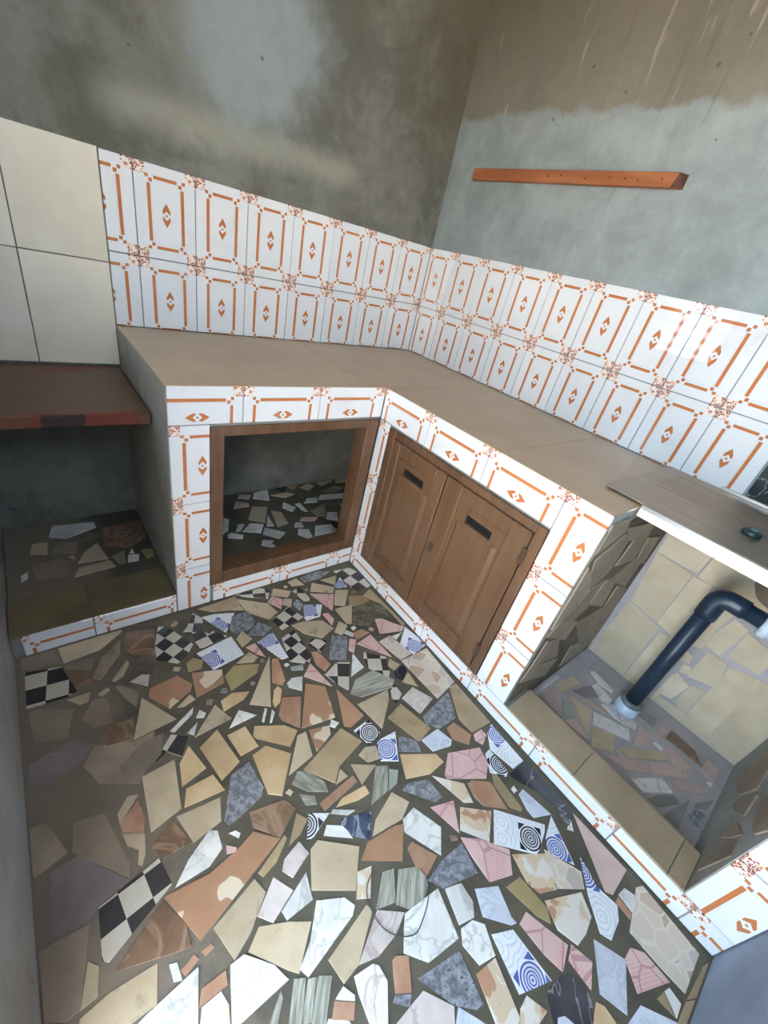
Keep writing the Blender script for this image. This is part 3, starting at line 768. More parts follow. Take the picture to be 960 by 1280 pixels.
def m_grain(name, c1, c2, rough=0.3):
    M = Mat(name, rough, coat=0.1)
    vec = M.scaled(6, 60, 6, rnd_off=True)
    n = M.noise(1.6, 5, 0.6, vec, 0.7)
    col = M.mix(M.smooth(n, 0.35, 0.65), c1, c2)
    M.base(M.value(col, M.random() * 0.2 + 0.9))
    return M.m


def m_cement(name, c1, c2, scale=3.0, rough=0.85, c3=None, bump=0.35, speck=True):
    M = Mat(name, rough, spec=0.25)
    M.world_space = True
    n = M.noise(scale, 8, 0.62)
    col = M.mix(M.smooth(n, 0.32, 0.68), c1, c2)
    if c3:
        col = M.mix(M.smooth(M.noise(scale * 0.6, 5, 0.6, M.scaled(1, 1, 1, (5, 3, 9))), 0.48, 0.66), col, c3)
    if speck:
        col = M.mix((M.vor(9) < 0.045) * 0.6, col, (62, 58, 52))
    M.base(col)
    M.bump(M.noise(28, 6, 0.65), bump, 0.004)
    return M.m


def m_wall(name, axis):
    """bare cement render: grey skim coat low down, smoke-browned and streaked higher up"""
    M = Mat(name, 0.82, spec=0.25)
    M.world_space = True
    x, y, z = M.xyz()
    h = x if axis == 'x' else y
    big = M.noise(1.7, 6, 0.6)
    mid = M.noise(5.0, 10, 0.7, M.scaled(1, 1, 1, (2, 7, 4)), 0.3)
    fine = M.noise(22, 5, 0.6)
    col = M.mix(M.smooth(mid, 0.3, 0.7), (134, 140, 140), (156, 164, 164))
    zz = z + (mid - 0.5) * 0.16
    if axis == 'y':
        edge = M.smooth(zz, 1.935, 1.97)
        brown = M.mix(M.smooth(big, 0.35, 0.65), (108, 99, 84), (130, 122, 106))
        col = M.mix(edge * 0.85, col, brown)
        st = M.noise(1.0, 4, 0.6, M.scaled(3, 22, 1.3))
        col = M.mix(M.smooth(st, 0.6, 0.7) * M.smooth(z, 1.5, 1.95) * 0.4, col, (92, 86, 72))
        pale = M.smooth(M.noise(1.0, 3, 0.6, M.scaled(3, 18, 3, (1, 4, 0))), 0.63, 0.69) * M.smooth(z, 1.9, 2.0)
        col = M.mix(pale * 0.6, col, (176, 168, 154))
    else:
        col = M.mix(M.smooth(mid, 0.3, 0.7), (107, 105, 96), (131, 131, 123))
        dark = M.smooth(M.noise(2.3, 11, 0.7, M.scaled(1, 1, 1, (3.1, 0, 1.7)), 0.4), 0.45, 0.60)
        col = M.mix(dark * 0.75, col, (93, 92, 84))
        # pale hand-trowelled sweep above the tiles
        s = (z - (h + 1.06) * 0.045 - 1.575 + (mid - 0.5) * 0.09).abs()
        sweep = M.smooth(s, 0.005, 0.085).inv() * M.smooth(h, -1.55, -1.42) * M.smooth(h, -0.45, -0.62)
        col = M.mix(sweep * 0.6, col, (162, 160, 148))
        # patch of bluish light put into the wall colour
        p = (((h + 1.0) / 0.28) * ((h + 1.0) / 0.28) + ((z - 1.86) / 0.28) * ((z - 1.86) / 0.28)).op('SQRT') + (mid - 0.5) * 1.6
        col = M.mix(M.smooth(p, 0.5, 1.2).inv() * 0.7, col, (156, 166, 170))
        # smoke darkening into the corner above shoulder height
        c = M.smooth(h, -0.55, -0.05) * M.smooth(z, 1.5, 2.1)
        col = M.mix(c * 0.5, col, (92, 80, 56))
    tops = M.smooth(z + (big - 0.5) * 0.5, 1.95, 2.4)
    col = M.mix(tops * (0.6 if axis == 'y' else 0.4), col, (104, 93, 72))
    col = M.mix((M.vor(6.5) < 0.05) * 0.55, col, (70, 66, 58))
    col = M.value(col, fine * 0.24 + 0.88)
    M.base(col)
    M.bump(mid * 0.7 + fine * 0.3, 0.35, 0.006)
    return M.m


def m_wood(name, c1, c2, rough=0.5, dust=0.0, axis=2, dustc=(150, 130, 108)):
    M = Mat(name, rough)
    M.world_space = True
    s = [30, 30, 30]
    s[axis] = 2.5
    n = M.noise(1.0, 5, 0.6, M.scaled(*s), 0.5)
    col = M.mix(M.smooth(n, 0.3, 0.7), c1, c2)
    if dust:
        d = M.smooth(M.noise(5, 5, 0.6), 0.35, 0.75)
        col = M.mix(d * dust, col, dustc)
    M.base(col)
    M.bump(n, 0.15, 0.002)
    return M.m


PRINT = m_print()
SH = {
    'b': m_plain('beige_tile', (196, 179, 152), (180, 161, 134), 0.3, dirt=0.15),
    'bt': m_plain('tan_tile', (172, 150, 118), (158, 136, 104), 0.32, dirt=0.2),
    'y': m_plain('cream_tile', (212, 186, 148), (196, 164, 124), 0.25, 10),
    'y2': m_plain('olive_tile', (176, 158, 116), (158, 140, 100), 0.3, 10),
    'o': m_plain('terracotta_tile', (184, 146, 120), (162, 120, 96), 0.3, 16),
    'br': m_veined('brown_tile', (136, 108, 86), (116, 90, 72), (170, 140, 116), 0.3),
    't': m_twotone(),
    'v': m_blotch(),
    'w': m_veined('white_marble', (228, 226, 220), (208, 206, 202), (176, 172, 168), 0.2, 10, 0.025),
    'wp': m_veined('rosy_white_marble', (220, 208, 202), (200, 188, 182), (176, 154, 148), 0.22, 10, 0.03),
    'l': m_veined('pale_lavender_tile', (210, 214, 224), (196, 200, 212), (176, 182, 198), 0.2, 12, 0.03),
    'g': m_granite(),
    'k': m_veined('black_marble', (44, 46, 54), (62, 62, 70), (150, 148, 150), 0.18, 7, 0.012),
    'kb': m_veined('blue_black_marble', (48, 58, 78), (78, 88, 108), (160, 168, 180), 0.18, 14, 0.05),
    'm': m_veined('moss_stone', (74, 70, 56), (104, 98, 80), (130, 122, 102), 0.4, 16, 0.06),
    'c': m_checker(),
    'u': m_rings('blue_ring_tile', (84, 102, 172)),
    'n': m_rings('black_ring_tile', (44, 46, 58)),
    'p': m_pink(),
    'h': m_hex(),
    'r': m_grain('grey_woodgrain_tile', (122, 120, 106), (178, 176, 164)),
    'ro': m_plain('rose_tile', (198, 174, 166), (182, 156, 148), 0.35, 10, dirt=0.1),
    'gr': m_plain('grey_tile', (150, 146, 140), (132, 128, 122), 0.35),
    'gn': m_plain('grey_green_tile', (164, 168, 160), (146, 152, 144), 0.3),
    'd': m_plain('soiled_tile', (158, 142, 124), (136, 122, 106), 0.55, 8, coat=0.0, dirt=0.5),
    'dm': m_plain('soiled_mauve_tile', (146, 134, 132), (122, 112, 112), 0.55, 8, coat=0.0, dirt=0.4),
    'sl': m_plain('dull_stone_tile', (160, 146, 126), (140, 126, 108), 0.5, 9, coat=0.0, bump=0.15),
    's': m_plain('sandstone_tile', (210, 196, 170), (194, 177, 150), 0.4, 9, coat=0.05, bump=0.15),
}
GROUT = m_cement('floor_mortar', (106, 98, 82), (86, 80, 68), 6, 0.75, speck=False)


def m_floor_mortar():
    """dark joint mortar, smeared over with dried pale mortar along the left wall"""
    M = Mat('smeared_floor_mortar', 0.75, spec=0.25)
    M.world_space = True
    x, y, z = M.xyz()
    n = M.noise(6, 8, 0.62)
    col = M.mix(M.smooth(n, 0.32, 0.68), (104, 97, 82), (84, 79, 68))
    sm = M.smooth(x + (n - 0.5) * 0.5, -1.58, -1.80)
    col = M.mix(sm * 0.9, col, M.mix(M.noise(14, 5), (140, 126, 110), (116, 105, 94)))
    M.base(col)
    M.bump(M.noise(28, 6, 0.65), 0.35, 0.004)
    return M.m


FLOORM = m_floor_mortar()
CEM = m_cement('bare_cement', (172, 174, 172), (146, 147, 143), 3.5, c3=(152, 146, 134))
CEMD = m_cement('dark_cement', (146, 147, 144), (122, 122, 117), 4)
CRACK = m_cement('crack_mortar', (122, 112, 98), (98, 90, 78), 6, speck=False)
CEMB = m_cement('pale_mortar', (182, 176, 177), (162, 157, 158), 6, speck=False)
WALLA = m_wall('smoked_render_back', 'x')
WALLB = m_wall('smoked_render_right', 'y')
TOPM = m_plain('worktop_tile', (178, 150, 116), (164, 137, 104), 0.3, 5, 0.04, coat=0.15)
SILL = m_plain('sill_tile', (178, 160, 134), (162, 143, 116), 0.35, 6, 0.06, coat=0.1)
SILLD = m_plain('soiled_sill_tile', (122, 108, 80), (106, 93, 69), 0.5, 6, 0.06, coat=0.0)
BIGT = m_plain('ivory_tile', (230, 221, 204), (220, 210, 190), 0.16, 4, 0.03, coat=0.35)
DMARB = m_veined('dark_green_marble', (20, 34, 40), (30, 46, 50), (150, 170, 168), 0.15, 6, 0.012)
FRAME = m_wood('brown_frame_wood', (112, 78, 52), (88, 60, 42), 0.55, 0.25)
DOORW = m_wood('brown_painted_wood', (116, 84, 58), (98, 69, 47), 0.5, 0.4, dustc=(118, 96, 76))
BATTEN = m_wood('orange_wood', (176, 108, 66), (146, 84, 48), 0.55, 0.1, axis=1)
ENDG = m_wood('end_grain', (96, 54, 34), (70, 38, 24), 0.7, axis=0)
BLACK = m_plain('slot_shade', (16, 16, 16), (10, 10, 10), 0.8, coat=0.0)
RUST = m_plain('rusted_metal', (92, 68, 48), (60, 44, 34), 0.5, 60, coat=0.0)
NAVY = m_plain('navy_plastic', (38, 56, 76), (30, 46, 64), 0.42, 20, 0.0, coat=0.2)
WPLA = m_plain('white_plastic', (206, 222, 236), (188, 204, 220), 0.3, 20, 0.0)
GPLA = m_plain('grey_plastic', (120, 128, 128), (100, 108, 106), 0.4, 20, 0.0)
RUBB = m_plain('dark_rubber', (36, 58, 60), (26, 44, 46), 0.35, 30, 0.0)
GLINT = m_plain('dull_green_metal', (120, 150, 146), (84, 110, 108), 0.3, 30, 0.0)


def m_steel(name, c1, c2, r):
    M = Mat(name, r, metallic=1.0)
    M.world_space = True
    n = M.noise(1.0, 4, 0.6, M.scaled(40, 3, 40))
    M.base(M.mix(n, c1, c2))
    M.rough(n * 0.2 + r)
    return M.m


STEEL = m_steel('dusty_steel', (190, 178, 162), (164, 152, 138), 0.42)
STEELB = m_steel('bright_steel', (232, 230, 226), (214, 212, 208), 0.22)


def m_shelf():
    M = Mat('worn_red_paint', 0.5)
    M.world_space = True
    x, y, z = M.xyz()
    n = M.noise(7, 6, 0.65)
    worn = M.smooth(M.noise(3.5, 6, 0.65, M.scaled(1, 1, 1, (4, 2, 1))), 0.38, 0.52)
    inside = M.smooth(y, -0.482, -0.47) * M.smooth(y, -0.06, -0.12)
    red = M.mix(n, (134, 50, 30), (92, 34, 22))
    col = M.mix(worn.max(inside * 0.85), red, M.mix(n, (112, 84, 60), (84, 66, 46)))
    blk = M.smooth((x + 1.74).abs() + (n - 0.5) * 0.03, 0.05, 0.055).inv() * (y < -0.49)
    col = M.mix(blk * 0.85, col, (34, 28, 24))
    M.base(col)
    M.bump(n, 0.2, 0.003)
    return M.m


SHELF = m_shelf()


SLAT = m_plain('grey_louvre_slat', (150, 158, 158), (132, 140, 140), 0.4, 20, 0.0)




# ------------------------------------------------------------------ mesh helpers
def new_obj(name, me, mat, parent=None, loc=(0, 0, 0)):
    o = bpy.data.objects.new(name, me)
    COL.objects.link(o)
    if mat is not None and not me.materials:
        me.materials.append(mat)
    if parent is not None:
        o.parent = parent
        o.location = Vector(loc) - world_loc(parent)
    else:
        o.location = loc
    return o


def world_loc(o):
    v = Vector((0, 0, 0))
    while o is not None:
        v += o.location
        o = o.parent
    return v


def bm_mesh(bm, name, smooth=False):
    bmesh.ops.recalc_face_normals(bm, faces=bm.faces)
    me = bpy.data.meshes.new(name)
    bm.to_mesh(me)
    bm.free()
    if smooth:
        for p in me.polygons:
            p.use_smooth = True
    return me


def add_box(bm, x0, x1, y0, y1, z0, z1, bev=0.0):
    g = bmesh.ops.create_cube(bm, size=1.0)
    vs = g['verts']
    for v in vs:
        v.co = Vector((x0 + (v.co.x + 0.5) * (x1 - x0), y0 + (v.co.y + 0.5) * (y1 - y0), z0 + (v.co.z + 0.5) * (z1 - z0)))
    if bev > 0:
        es = list({e for v in vs for e in v.link_edges})
        bmesh.ops.bevel(bm, geom=es, offset=bev, segments=1, affect='EDGES', profile=0.5)


def boxes(name, lst, mat, parent=None, bev=0.0):
    """one mesh made of axis-aligned boxes given in world coordinates"""
    bm = bmesh.new()
    for b in lst:
        add_box(bm, *b, bev=bev)
    return new_obj(name, bm_mesh(bm, name), mat, parent, (0, 0, 0))


def tag(o, label=None, cat=None, group=None, kind=None):
    for k, v in (('label', label), ('category', cat), ('group', group), ('kind', kind)):
        if v:
            o[k] = v
    return o


def thing(name, label, cat, loc):
    o = bpy.data.objects.new(name, None)
    COL.objects.link(o)
    o.empty_display_size = 0.05
    o.location = loc
    return tag(o, label, cat)


def struct(name, lst, mat, bev=0.0, label=None):
    return tag(boxes(name, lst, mat, None, bev), label, None, None, 'structure')


_cache = {}


def slab_mesh(u0, u1, v0, v1, t=0.006, ch=0.0012):
    """tile: front face with a chamfered arris"""
    k = tuple(round(a, 4) for a in (u0, u1, v0, v1, t))
    if k in _cache:
        return _cache[k]
    ring = lambda d, z: [(u0 + d, v0 + d, z), (u1 - d, v0 + d, z), (u1 - d, v1 - d, z), (u0 + d, v1 - d, z)]
    vs = ring(0, 0) + ring(0, t - ch) + ring(ch, t)
    fs = [(8, 9, 10, 11)]
    for a in (0, 4):
        for i in range(4):
            j = (i + 1) % 4
            fs.append((a + i, a + j, a + 4 + j, a + 4 + i))
    me = bpy.data.meshes.new('tile')
    me.from_pydata(vs, [], fs)
    me.update()
    _cache[k] = me
    return me


def axes_matrix(X, Y, loc):
    Z = X.cross(Y)
    m = Matrix.Identity(4)
    for i, c in enumerate((X, Y, Z)):
        for k in range(3):
            m[k][i] = c[k]
    m.translation = loc
    return m


def put(name, me, mat, parent, X, Y, origin):
    o = bpy.data.objects.new(name, me)
    COL.objects.link(o)
    if not me.materials:
        me.materials.append(None)
    o.material_slots[0].link = 'OBJECT'
    o.material_slots[0].material = mat
    o.parent = parent
    o.matrix_local = axes_matrix(Vector(X), Vector(Y), Vector(origin) - world_loc(parent))
    return o


# faces: (right, up, function from (horizontal, z) to the point on the tile's back)
T = 0.006
G = 0.0017
FACE = {
    'A': (Vector((1, 0, 0)), lambda a, z: Vector((a, T, z))),              # back wall, looks -y
    'B': (Vector((0, -1, 0)), lambda a, z: Vector((T, a, z))),             # right wall, looks -x
    'FA': (Vector((1, 0, 0)), lambda a, z: Vector((a, -0.678 + T, z))),    # left run front
    'FB': (Vector((0, -1, 0)), lambda a, z: Vector((-0.692 + T, a, z))),   # right run front
}


def ptile(parent, face, a0, a1, z0, z1, ac, zc, side=False, mat=None, name='wall_tile', jit=True):
    """printed tile showing a0..a1 x z0..z1 of a whole tile centred at (ac, zc)"""
    mat = mat or PRINT
    R, pos = FACE[face]
    up = Vector((0, 0, 1))
    s = R.x if abs(R.x) > 0.5 else R.y
    h0, h1 = sorted(((a0 - ac) * s, (a1 - ac) * s))
    v0, v1 = z0 - zc, z1 - zc
    h0, h1, v0, v1 = h0 + G, h1 - G, v0 + G, v1 - G
    org = pos(ac, zc)
    if jit:
        org = org + R.cross(up) * rnd.uniform(-0.0006, 0.0006)
    if side:
        return put(name, slab_mesh(v0, v1, -h1, -h0), mat, parent, up, -R, org)
    return put(name, slab_mesh(h0, h1, v0, v1), mat, parent, R, up, org)


def shard_mesh(poly, ce, ang, sc, t, ch=0.0008):
    c, s = math.cos(-ang), math.sin(-ang)
    pts = []
    for x, y in poly:
        dx, dy = x - ce[0], y - ce[1]
        pts.append(((dx * c - dy * s) / sc, (dx * s + dy * c) / sc))
    n = len(pts)
    cx, cy = sum(p[0] for p in pts) / n, sum(p[1] for p in pts) / n
    k = lambda p: (p[0] + (cx - p[0]) * min(0.2, ch / sc / max(1e-6, math.hypot(p[0] - cx, p[1] - cy))),
                   p[1] + (cy - p[1]) * min(0.2, ch / sc / max(1e-6, math.hypot(p[0] - cx, p[1] - cy))))
    vs = [(x, y, -0.004 / sc) for x, y in pts] + [(x, y, (t - ch) / sc) for x, y in pts] + [(*k(p), t / sc) for p in pts]
    fs = [tuple(range(2 * n, 3 * n))]
    for a in (0, n):
        for i in range(n):
            j = (i + 1) % n
            fs.append((a + i, a + j, a + n + j, a + n + i))
    me = bpy.data.meshes.new('shard')
    me.from_pydata(vs, [], fs)
    me.update()
    return me


def shards(data, parent, name, X, Y, base, t=0.004, jit=0.0009, flip=False):
    """data rows: kind, outline in mm, motif origin (mm), turn (deg), scale; base maps (0, 0) of the plane"""
    X, Y = Vector(X), Vector(Y)
    N = X.cross(Y)
    for kind, poly, ox, oy, deg, sc in data:
        sc /= 1000.0
        if flip:
            poly, ox, deg = [(-x, y) for x, y in poly][::-1], -ox, -deg
        pl = [(x / 1000, y / 1000) for x, y in poly]
        ang = math.radians(deg)
        me = shard_mesh(pl, (ox / 1000, oy / 1000), ang, sc, t + rnd.uniform(-jit, jit))
        me.materials.append(SH[kind])
        o = bpy.data.objects.new(name, me)
        COL.objects.link(o)
        o.parent = parent
        Xr = X * math.cos(ang) + Y * math.sin(ang)
        o.matrix_local = axes_matrix(Xr, N.cross(Xr), Vector(base) + X * (ox / 1000) + Y * (oy / 1000) - world_loc(parent)) @ Matrix.Scale(sc, 4)


def flat(data):
    return [r[:4] + (0,) + r[5:] for r in data]


def grow(data, d):
    """outlines pushed outwards by d mm so that the joints close up"""
    out = []
    for kind, poly, ox, oy, deg, sc in data:
        n = len(poly)
        new = []
        for i in range(n):
            (ax, ay), (bx, by), (cx, cy) = poly[i - 1], poly[i], poly[(i + 1) % n]
            e1, e2 = Vector((bx - ax, by - ay)).normalized(), Vector((cx - bx, cy - by)).normalized()
            n1, n2 = Vector((e1.y, -e1.x)), Vector((e2.y, -e2.x))
            b = n1 + n2
            b = b / max(0.35, b.length_squared / 2)
            new.append((bx + b.x * d, by + b.y * d))
        out.append((kind, new, ox, oy, deg, sc))
    return out


def tube(name, pts, rad, mat, parent=None, seg=20, closed_ends=True):
    """round bar along a list of points, radius per point"""
    bm = bmesh.new()
    pts = [Vector(p) for p in pts]
    rads = rad if isinstance(rad, (list, tuple)) else [rad] * len(pts)
    rings = []
    ref = None
    for i, p in enumerate(pts):
        t = (pts[min(i + 1, len(pts) - 1)] - pts[max(i - 1, 0)]).normalized()
        if ref is None:
            ref = Vector((0, 0, 1)).cross(t)
            if ref.length < 0.1:
                ref = Vector((1, 0, 0))
        ref = (ref - t * ref.dot(t)).normalized()
        b = t.cross(ref)
        rings.append([bm.verts.new(p + (ref * math.cos(a) + b * math.sin(a)) * rads[i]) for a in [2 * math.pi * k / seg for k in range(seg)]])
    for r0, r1 in zip(rings, rings[1:]):
        for k in range(seg):
            bm.faces.new((r0[k], r0[(k + 1) % seg], r1[(k + 1) % seg], r1[k]))
    if closed_ends:
        bm.faces.new(rings[0])
        bm.faces.new(rings[-1])
    me = bm_mesh(bm, name)
    for p in me.polygons:
        p.use_smooth = len(p.vertices) == 4
    return new_obj(name, me, mat, parent)


# ------------------------------------------------------------------ the room
XL, YF, ZC = -1.99, -2.40, 2.75
floor = struct('floor', [(-2.14, 0.16, -2.55, 0.16, -0.15, -0.0022)], FLOORM, label='mortar floor paved with broken tile shards')
ceiling = struct('ceiling', [(-2.14, 0.16, -2.55, 0.16, ZC, ZC + 0.1)], m_cement('limewashed_cement', (200, 200, 198), (182, 182, 180), 2.5, speck=False), label='bare cement ceiling')
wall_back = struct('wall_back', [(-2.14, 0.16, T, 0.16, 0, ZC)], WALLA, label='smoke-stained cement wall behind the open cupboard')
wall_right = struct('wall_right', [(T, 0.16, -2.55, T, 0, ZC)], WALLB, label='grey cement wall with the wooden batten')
wall_front = struct('wall_front', [(XL, T, -2.55, YF, 0, HIGH[2]), (XL, T, -2.55, YF, HIGH[3], ZC), (XL, HIGH[0], -2.55, YF, HIGH[2], HIGH[3]), (HIGH[1], T, -2.55, YF, HIGH[2], HIGH[3])], m_cement('bluish_cement', (150, 162, 180), (128, 138, 154), 3.5), label='bare grey cement wall beside the sink niche')


def wall_left_boxes():
    d, w = DOOR, WIN
    x0, x1 = -2.14, XL
    return [(x0, x1, -2.55, d[0], 0, ZC), (x0, x1, d[0], d[1], d[3], ZC), (x0, x1, d[1], w[0], 0, ZC),
            (x0, x1, w[0], w[1], 0, w[2]), (x0, x1, w[0], w[1], w[3], ZC), (x0, x1, w[1], T, 0, ZC)]


wall_left = struct('wall_left', wall_left_boxes(), CEM, label='bare cement wall with the doorway')
ground = struct('ground', [(-12, -2.14, -12, 8, -0.16, -0.03), (-2.14, 6, -12, -2.55, -0.16, -0.03)], m_cement('pale_yard_earth', (176, 168, 156), (158, 150, 138), 1.5, speck=False), label='pale yard outside the doorway')
wall_bounce = struct('wall_bounce', [(-9, 6, -5.2, -5.0, -0.03, 2.6)], m_cement('pale_bounce_wall', (206, 204, 200), (186, 184, 180), 1.5, speck=False), label='pale wall added outside, unseen, to bounce sunlight in')  # added out of view to bounce sunlight through the high opening
added_opening = struct('added_opening', [(HIGH[0], HIGH[0] + 0.04, -2.54, -2.45, HIGH[2], HIGH[3]), (HIGH[1] - 0.04, HIGH[1], -2.54, -2.45, HIGH[2], HIGH[3]),
                               (HIGH[0] + 0.04, HIGH[1] - 0.04, -2.54, -2.45, HIGH[2], HIGH[2] + 0.04), (HIGH[0] + 0.04, HIGH[1] - 0.04, -2.54, -2.45, HIGH[3] - 0.04, HIGH[3])],
                  FRAME, 0.003, 'high opening in a brown wooden frame, added unseen to light the room')
door_1 = struct('door_1', [(-2.13, -2.0, DOOR[0], DOOR[0] + 0.04, 0, DOOR[3]), (-2.13, -2.0, DOOR[1] - 0.04, DOOR[1], 0, DOOR[3]),
                           (-2.13, -2.0, DOOR[0] + 0.04, DOOR[1] - 0.04, DOOR[3] - 0.04, DOOR[3])], FRAME, 0.003, 'open doorway with a brown wooden frame')
window_1 = struct('window_1', [(-2.12, -2.03, WIN[0], WIN[0] + 0.03, WIN[2], WIN[3]), (-2.12, -2.03, WIN[1] - 0.03, WIN[1], WIN[2], WIN[3]),
                               (-2.12, -2.03, WIN[0] + 0.03, WIN[1] - 0.03, WIN[2], WIN[2] + 0.03), (-2.12, -2.03, WIN[0] + 0.03, WIN[1] - 0.03, WIN[3] - 0.03, WIN[3])],
                  FRAME, 0.002, 'small louvred window with grey slats')
for k in range(5):
    zc = WIN[2] + 0.075 + k * 0.078
    bm = bmesh.new()
    add_box(bm, -0.004, 0.004, WIN[0] + 0.03, WIN[1] - 0.03, -0.036, 0.036)
    o = new_obj('slat', bm_mesh(bm, 'slat'), SLAT, window_1, (-2.075, 0, zc))
    o.rotation_euler = (0, math.radians(-66), 0)

# floor paving of broken tile
shards(grow(FLOOR, 0.8), floor, 'tile_shard', (1, 0, 0), (0, 1, 0), (0, 0, -0.004))


def inside(p, poly):
    c = False
    for i in range(len(poly)):
        (x1, y1), (x2, y2) = poly[i], poly[i - 1]
        if (y1 > p[1]) != (y2 > p[1]) and p[0] < (x2 - x1) * (p[1] - y1) / (y2 - y1) + x1:
            c = not c
    return c


def seg_d(p, a, b):
    dx, dy = b[0] - a[0], b[1] - a[1]
    t = max(0, min(1, ((p[0] - a[0]) * dx + (p[1] - a[1]) * dy) / max(1e-9, dx * dx + dy * dy)))
    return math.hypot(p[0] - a[0] - t * dx, p[1] - a[1] - t * dy)


def clearance(p, polys):
    best = 9.0
    for pl in polys:
        if inside(p, pl):
            return -1
        best = min(best, min(seg_d(p, pl[i - 1], pl[i]) for i in range(len(pl))))
    return best


def fill(data, n_max, rmin, rmax, box, kinds, gap=0.007):
    """more shards between the traced ones, each kept clear of its neighbours"""
    polys = [[(x / 1000, y / 1000) for x, y in d[1]] for d in data]
    out = []
    for _ in range(4000):
        if len(out) >= n_max:
            break
        p = (rnd.uniform(box[0], box[1]), rnd.uniform(box[2], box[3]))
        c = min(clearance(p, polys), p[0] - box[0], box[1] - p[0], p[1] - box[2], box[3] - p[1])
        if c - gap < rmin:
            continue
        r = min(c - gap, rmax)
        n = rnd.choice((4, 4, 5))
        a0 = rnd.uniform(0, 6.28)
        pl = [(p[0] + r * rnd.uniform(0.8, 1) * math.cos(a0 + 6.283 * (k + rnd.uniform(-0.2, 0.2)) / n),
               p[1] + r * rnd.uniform(0.8, 1) * math.sin(a0 + 6.283 * (k + rnd.uniform(-0.2, 0.2)) / n)) for k in range(n)]
        polys.append(pl)
        out.append((rnd.choice(kinds), [(x * 1000, y * 1000) for x, y in pl], p[0] * 1000, p[1] * 1000, rnd.randint(0, 180), 1000))
    return out


shards(fill(FLOOR, 34, 0.03, 0.075, (-1.98, -0.98, -2.39, -1.5), ('b', 'w', 'v', 'l', 'g', 'p', 'y', 'wp')), floor, 'tile_shard', (1, 0, 0), (0, 1, 0), (0, 0, -0.004))
shards(fill(FLOOR, 26, 0.011, 0.03, (-1.6, -0.71, -1.9, -0.7), ('b', 'w', 'br', 'd', 'gr', 'bt')), floor, 'tile_shard', (1, 0, 0), (0, 1, 0), (0, 0, -0.004))

# backsplash: two rows of printed tiles on both walls, ivory tiles further left
ZT, ZM, ZW = 0.8956 + 0.2474 + H, 0.8956 + 0.2474, 0.8956
xs = [0.0] + [-(0.2087 + k * W) for k in range(7)]
for i in range(8):
    x1 = xs[i]
    x0 = xs[i + 1] if i + 1 < len(xs) else -1.503
    xc = (x1 - 0.1) if i == 7 else (x0 + 0.1)
    ptile(wall_back, 'A', x0, x1, ZM, ZT, xc, ZM + H / 2)
    ptile(wall_back, 'A', x0, x1, ZW, ZM, xc, ZM - H / 2)
ys = [0.0] + [-(0.1818 + k * W) for k in range(9)]
for i in range(9):
    y1, y0 = ys[i], ys[i + 1]
    ptile(wall_right, 'B', y0, y1, ZM, ZT, y0 + 0.1, ZM + H / 2)
    ptile(wall_right, 'B', y0, y1, ZW, ZM, y0 + 0.1, ZM - H / 2)
for x0, x1 in ((-1.756, -1.504), (-1.984, -1.756)):
    for z0, z1 in ((0.746, 1.106), (1.106, 1.43)):
        ptile(wall_back, 'A', x0, x1, z0, z1, (x0 + x1) / 2, (z0 + z1) / 2, mat=BIGT, jit=False)
for k, (y0, y1) in enumerate(((-2.09, -1.786), (-2.394, -2.09))):
    ptile(wall_right, 'B', y0, y1, 0.9056, ZT, (y0 + y1) / 2, 1.15, mat=DMARB, name='marble_tile')

# ------------------------------------------------------------------ worktop
worktop = thing('worktop', 'L-shaped brown tiled worktop running along both tiled walls', 'worktop', (-0.7, -0.35, 0.846))
boxes('slab', [(-1.505, T, -0.670, T, 0.846, 0.8875), (-0.684, T, -1.655, -0.670, 0.846, 0.8875)], CEM, worktop)
for x0, x1, y0, y1 in ((-1.505, -0.755, -0.678, -0.001), (-0.755, -0.001, -0.678, -0.001), (-0.692, -0.001, -1.27, -0.678), (-0.692, -0.001, -1.655, -1.27)):
    bm = bmesh.new()
    add_box(bm, x0 + 0.0006, x1 - 0.0006, y0 + 0.0006, y1 - 0.0006, 0.8875, ZW, 0.001)
    new_obj('worktop_tile', bm_mesh(bm, 'worktop_tile'), TOPM, worktop)

# ------------------------------------------------------------------ open cupboard (left run)
Z1, Z2, Z3, ZS = 0.7708, 0.7708 - H, 0.7708 - 2 * H, 0.09
YA, XB = -0.678 + T, -0.692 + T
cup = thing('open_cupboard', 'open tiled cupboard with an empty brown wooden frame under the worktop', 'cupboard', (-1.05, -0.34, 0))
boxes('side_wall', [(-1.503, -1.392, YA, T, 0, 0.846)], CEM, cup)
boxes('lintel', [(-1.392, XB, YA, -0.60, Z1 - 0.01, 0.846)], CEMD, cup)
boxes('plinth', [(-1.392, XB, YA, -0.60, 0, 0.083)], CEMD, cup)
boxes('bottom_slab', [(-1.392, T, -0.60, T, -0.003, 0.058)], GROUT, cup)
shards(CUPB, cup, 'tile_shard', (1, 0, 0), (0, 1, 0), (0, 0, 0.058))
x1 = -1.276
for x0, x2, xc in ((-1.503, x1, x1 - H / 2), (x1, x1 + H, x1 + H / 2), (x1 + H, -0.692, x1 + 1.5 * H)):
    ptile(cup, 'FA', x0, x2, Z1, ZW, xc, ZW - 0.1, True, name='facing_tile')
for z0, z1 in ((Z2, Z1), (Z3, Z2), (0.0, Z3)):
    ptile(cup, 'FA', -1.503, -1.38, z0, z1, -1.405, z1 - H / 2, name='facing_tile')
for x0, x2, xc in ((-1.37, -1.077, -1.077 - H / 2), (-1.077, -0.80, -1.077 + H / 2), (-0.80, -0.692, -0.80 + H / 2)):
    ptile(cup, 'FA', x0, x2, 0.0, ZS, xc, ZS - 0.1, True, name='facing_tile')
fy0, fy1 = -0.683, -0.605
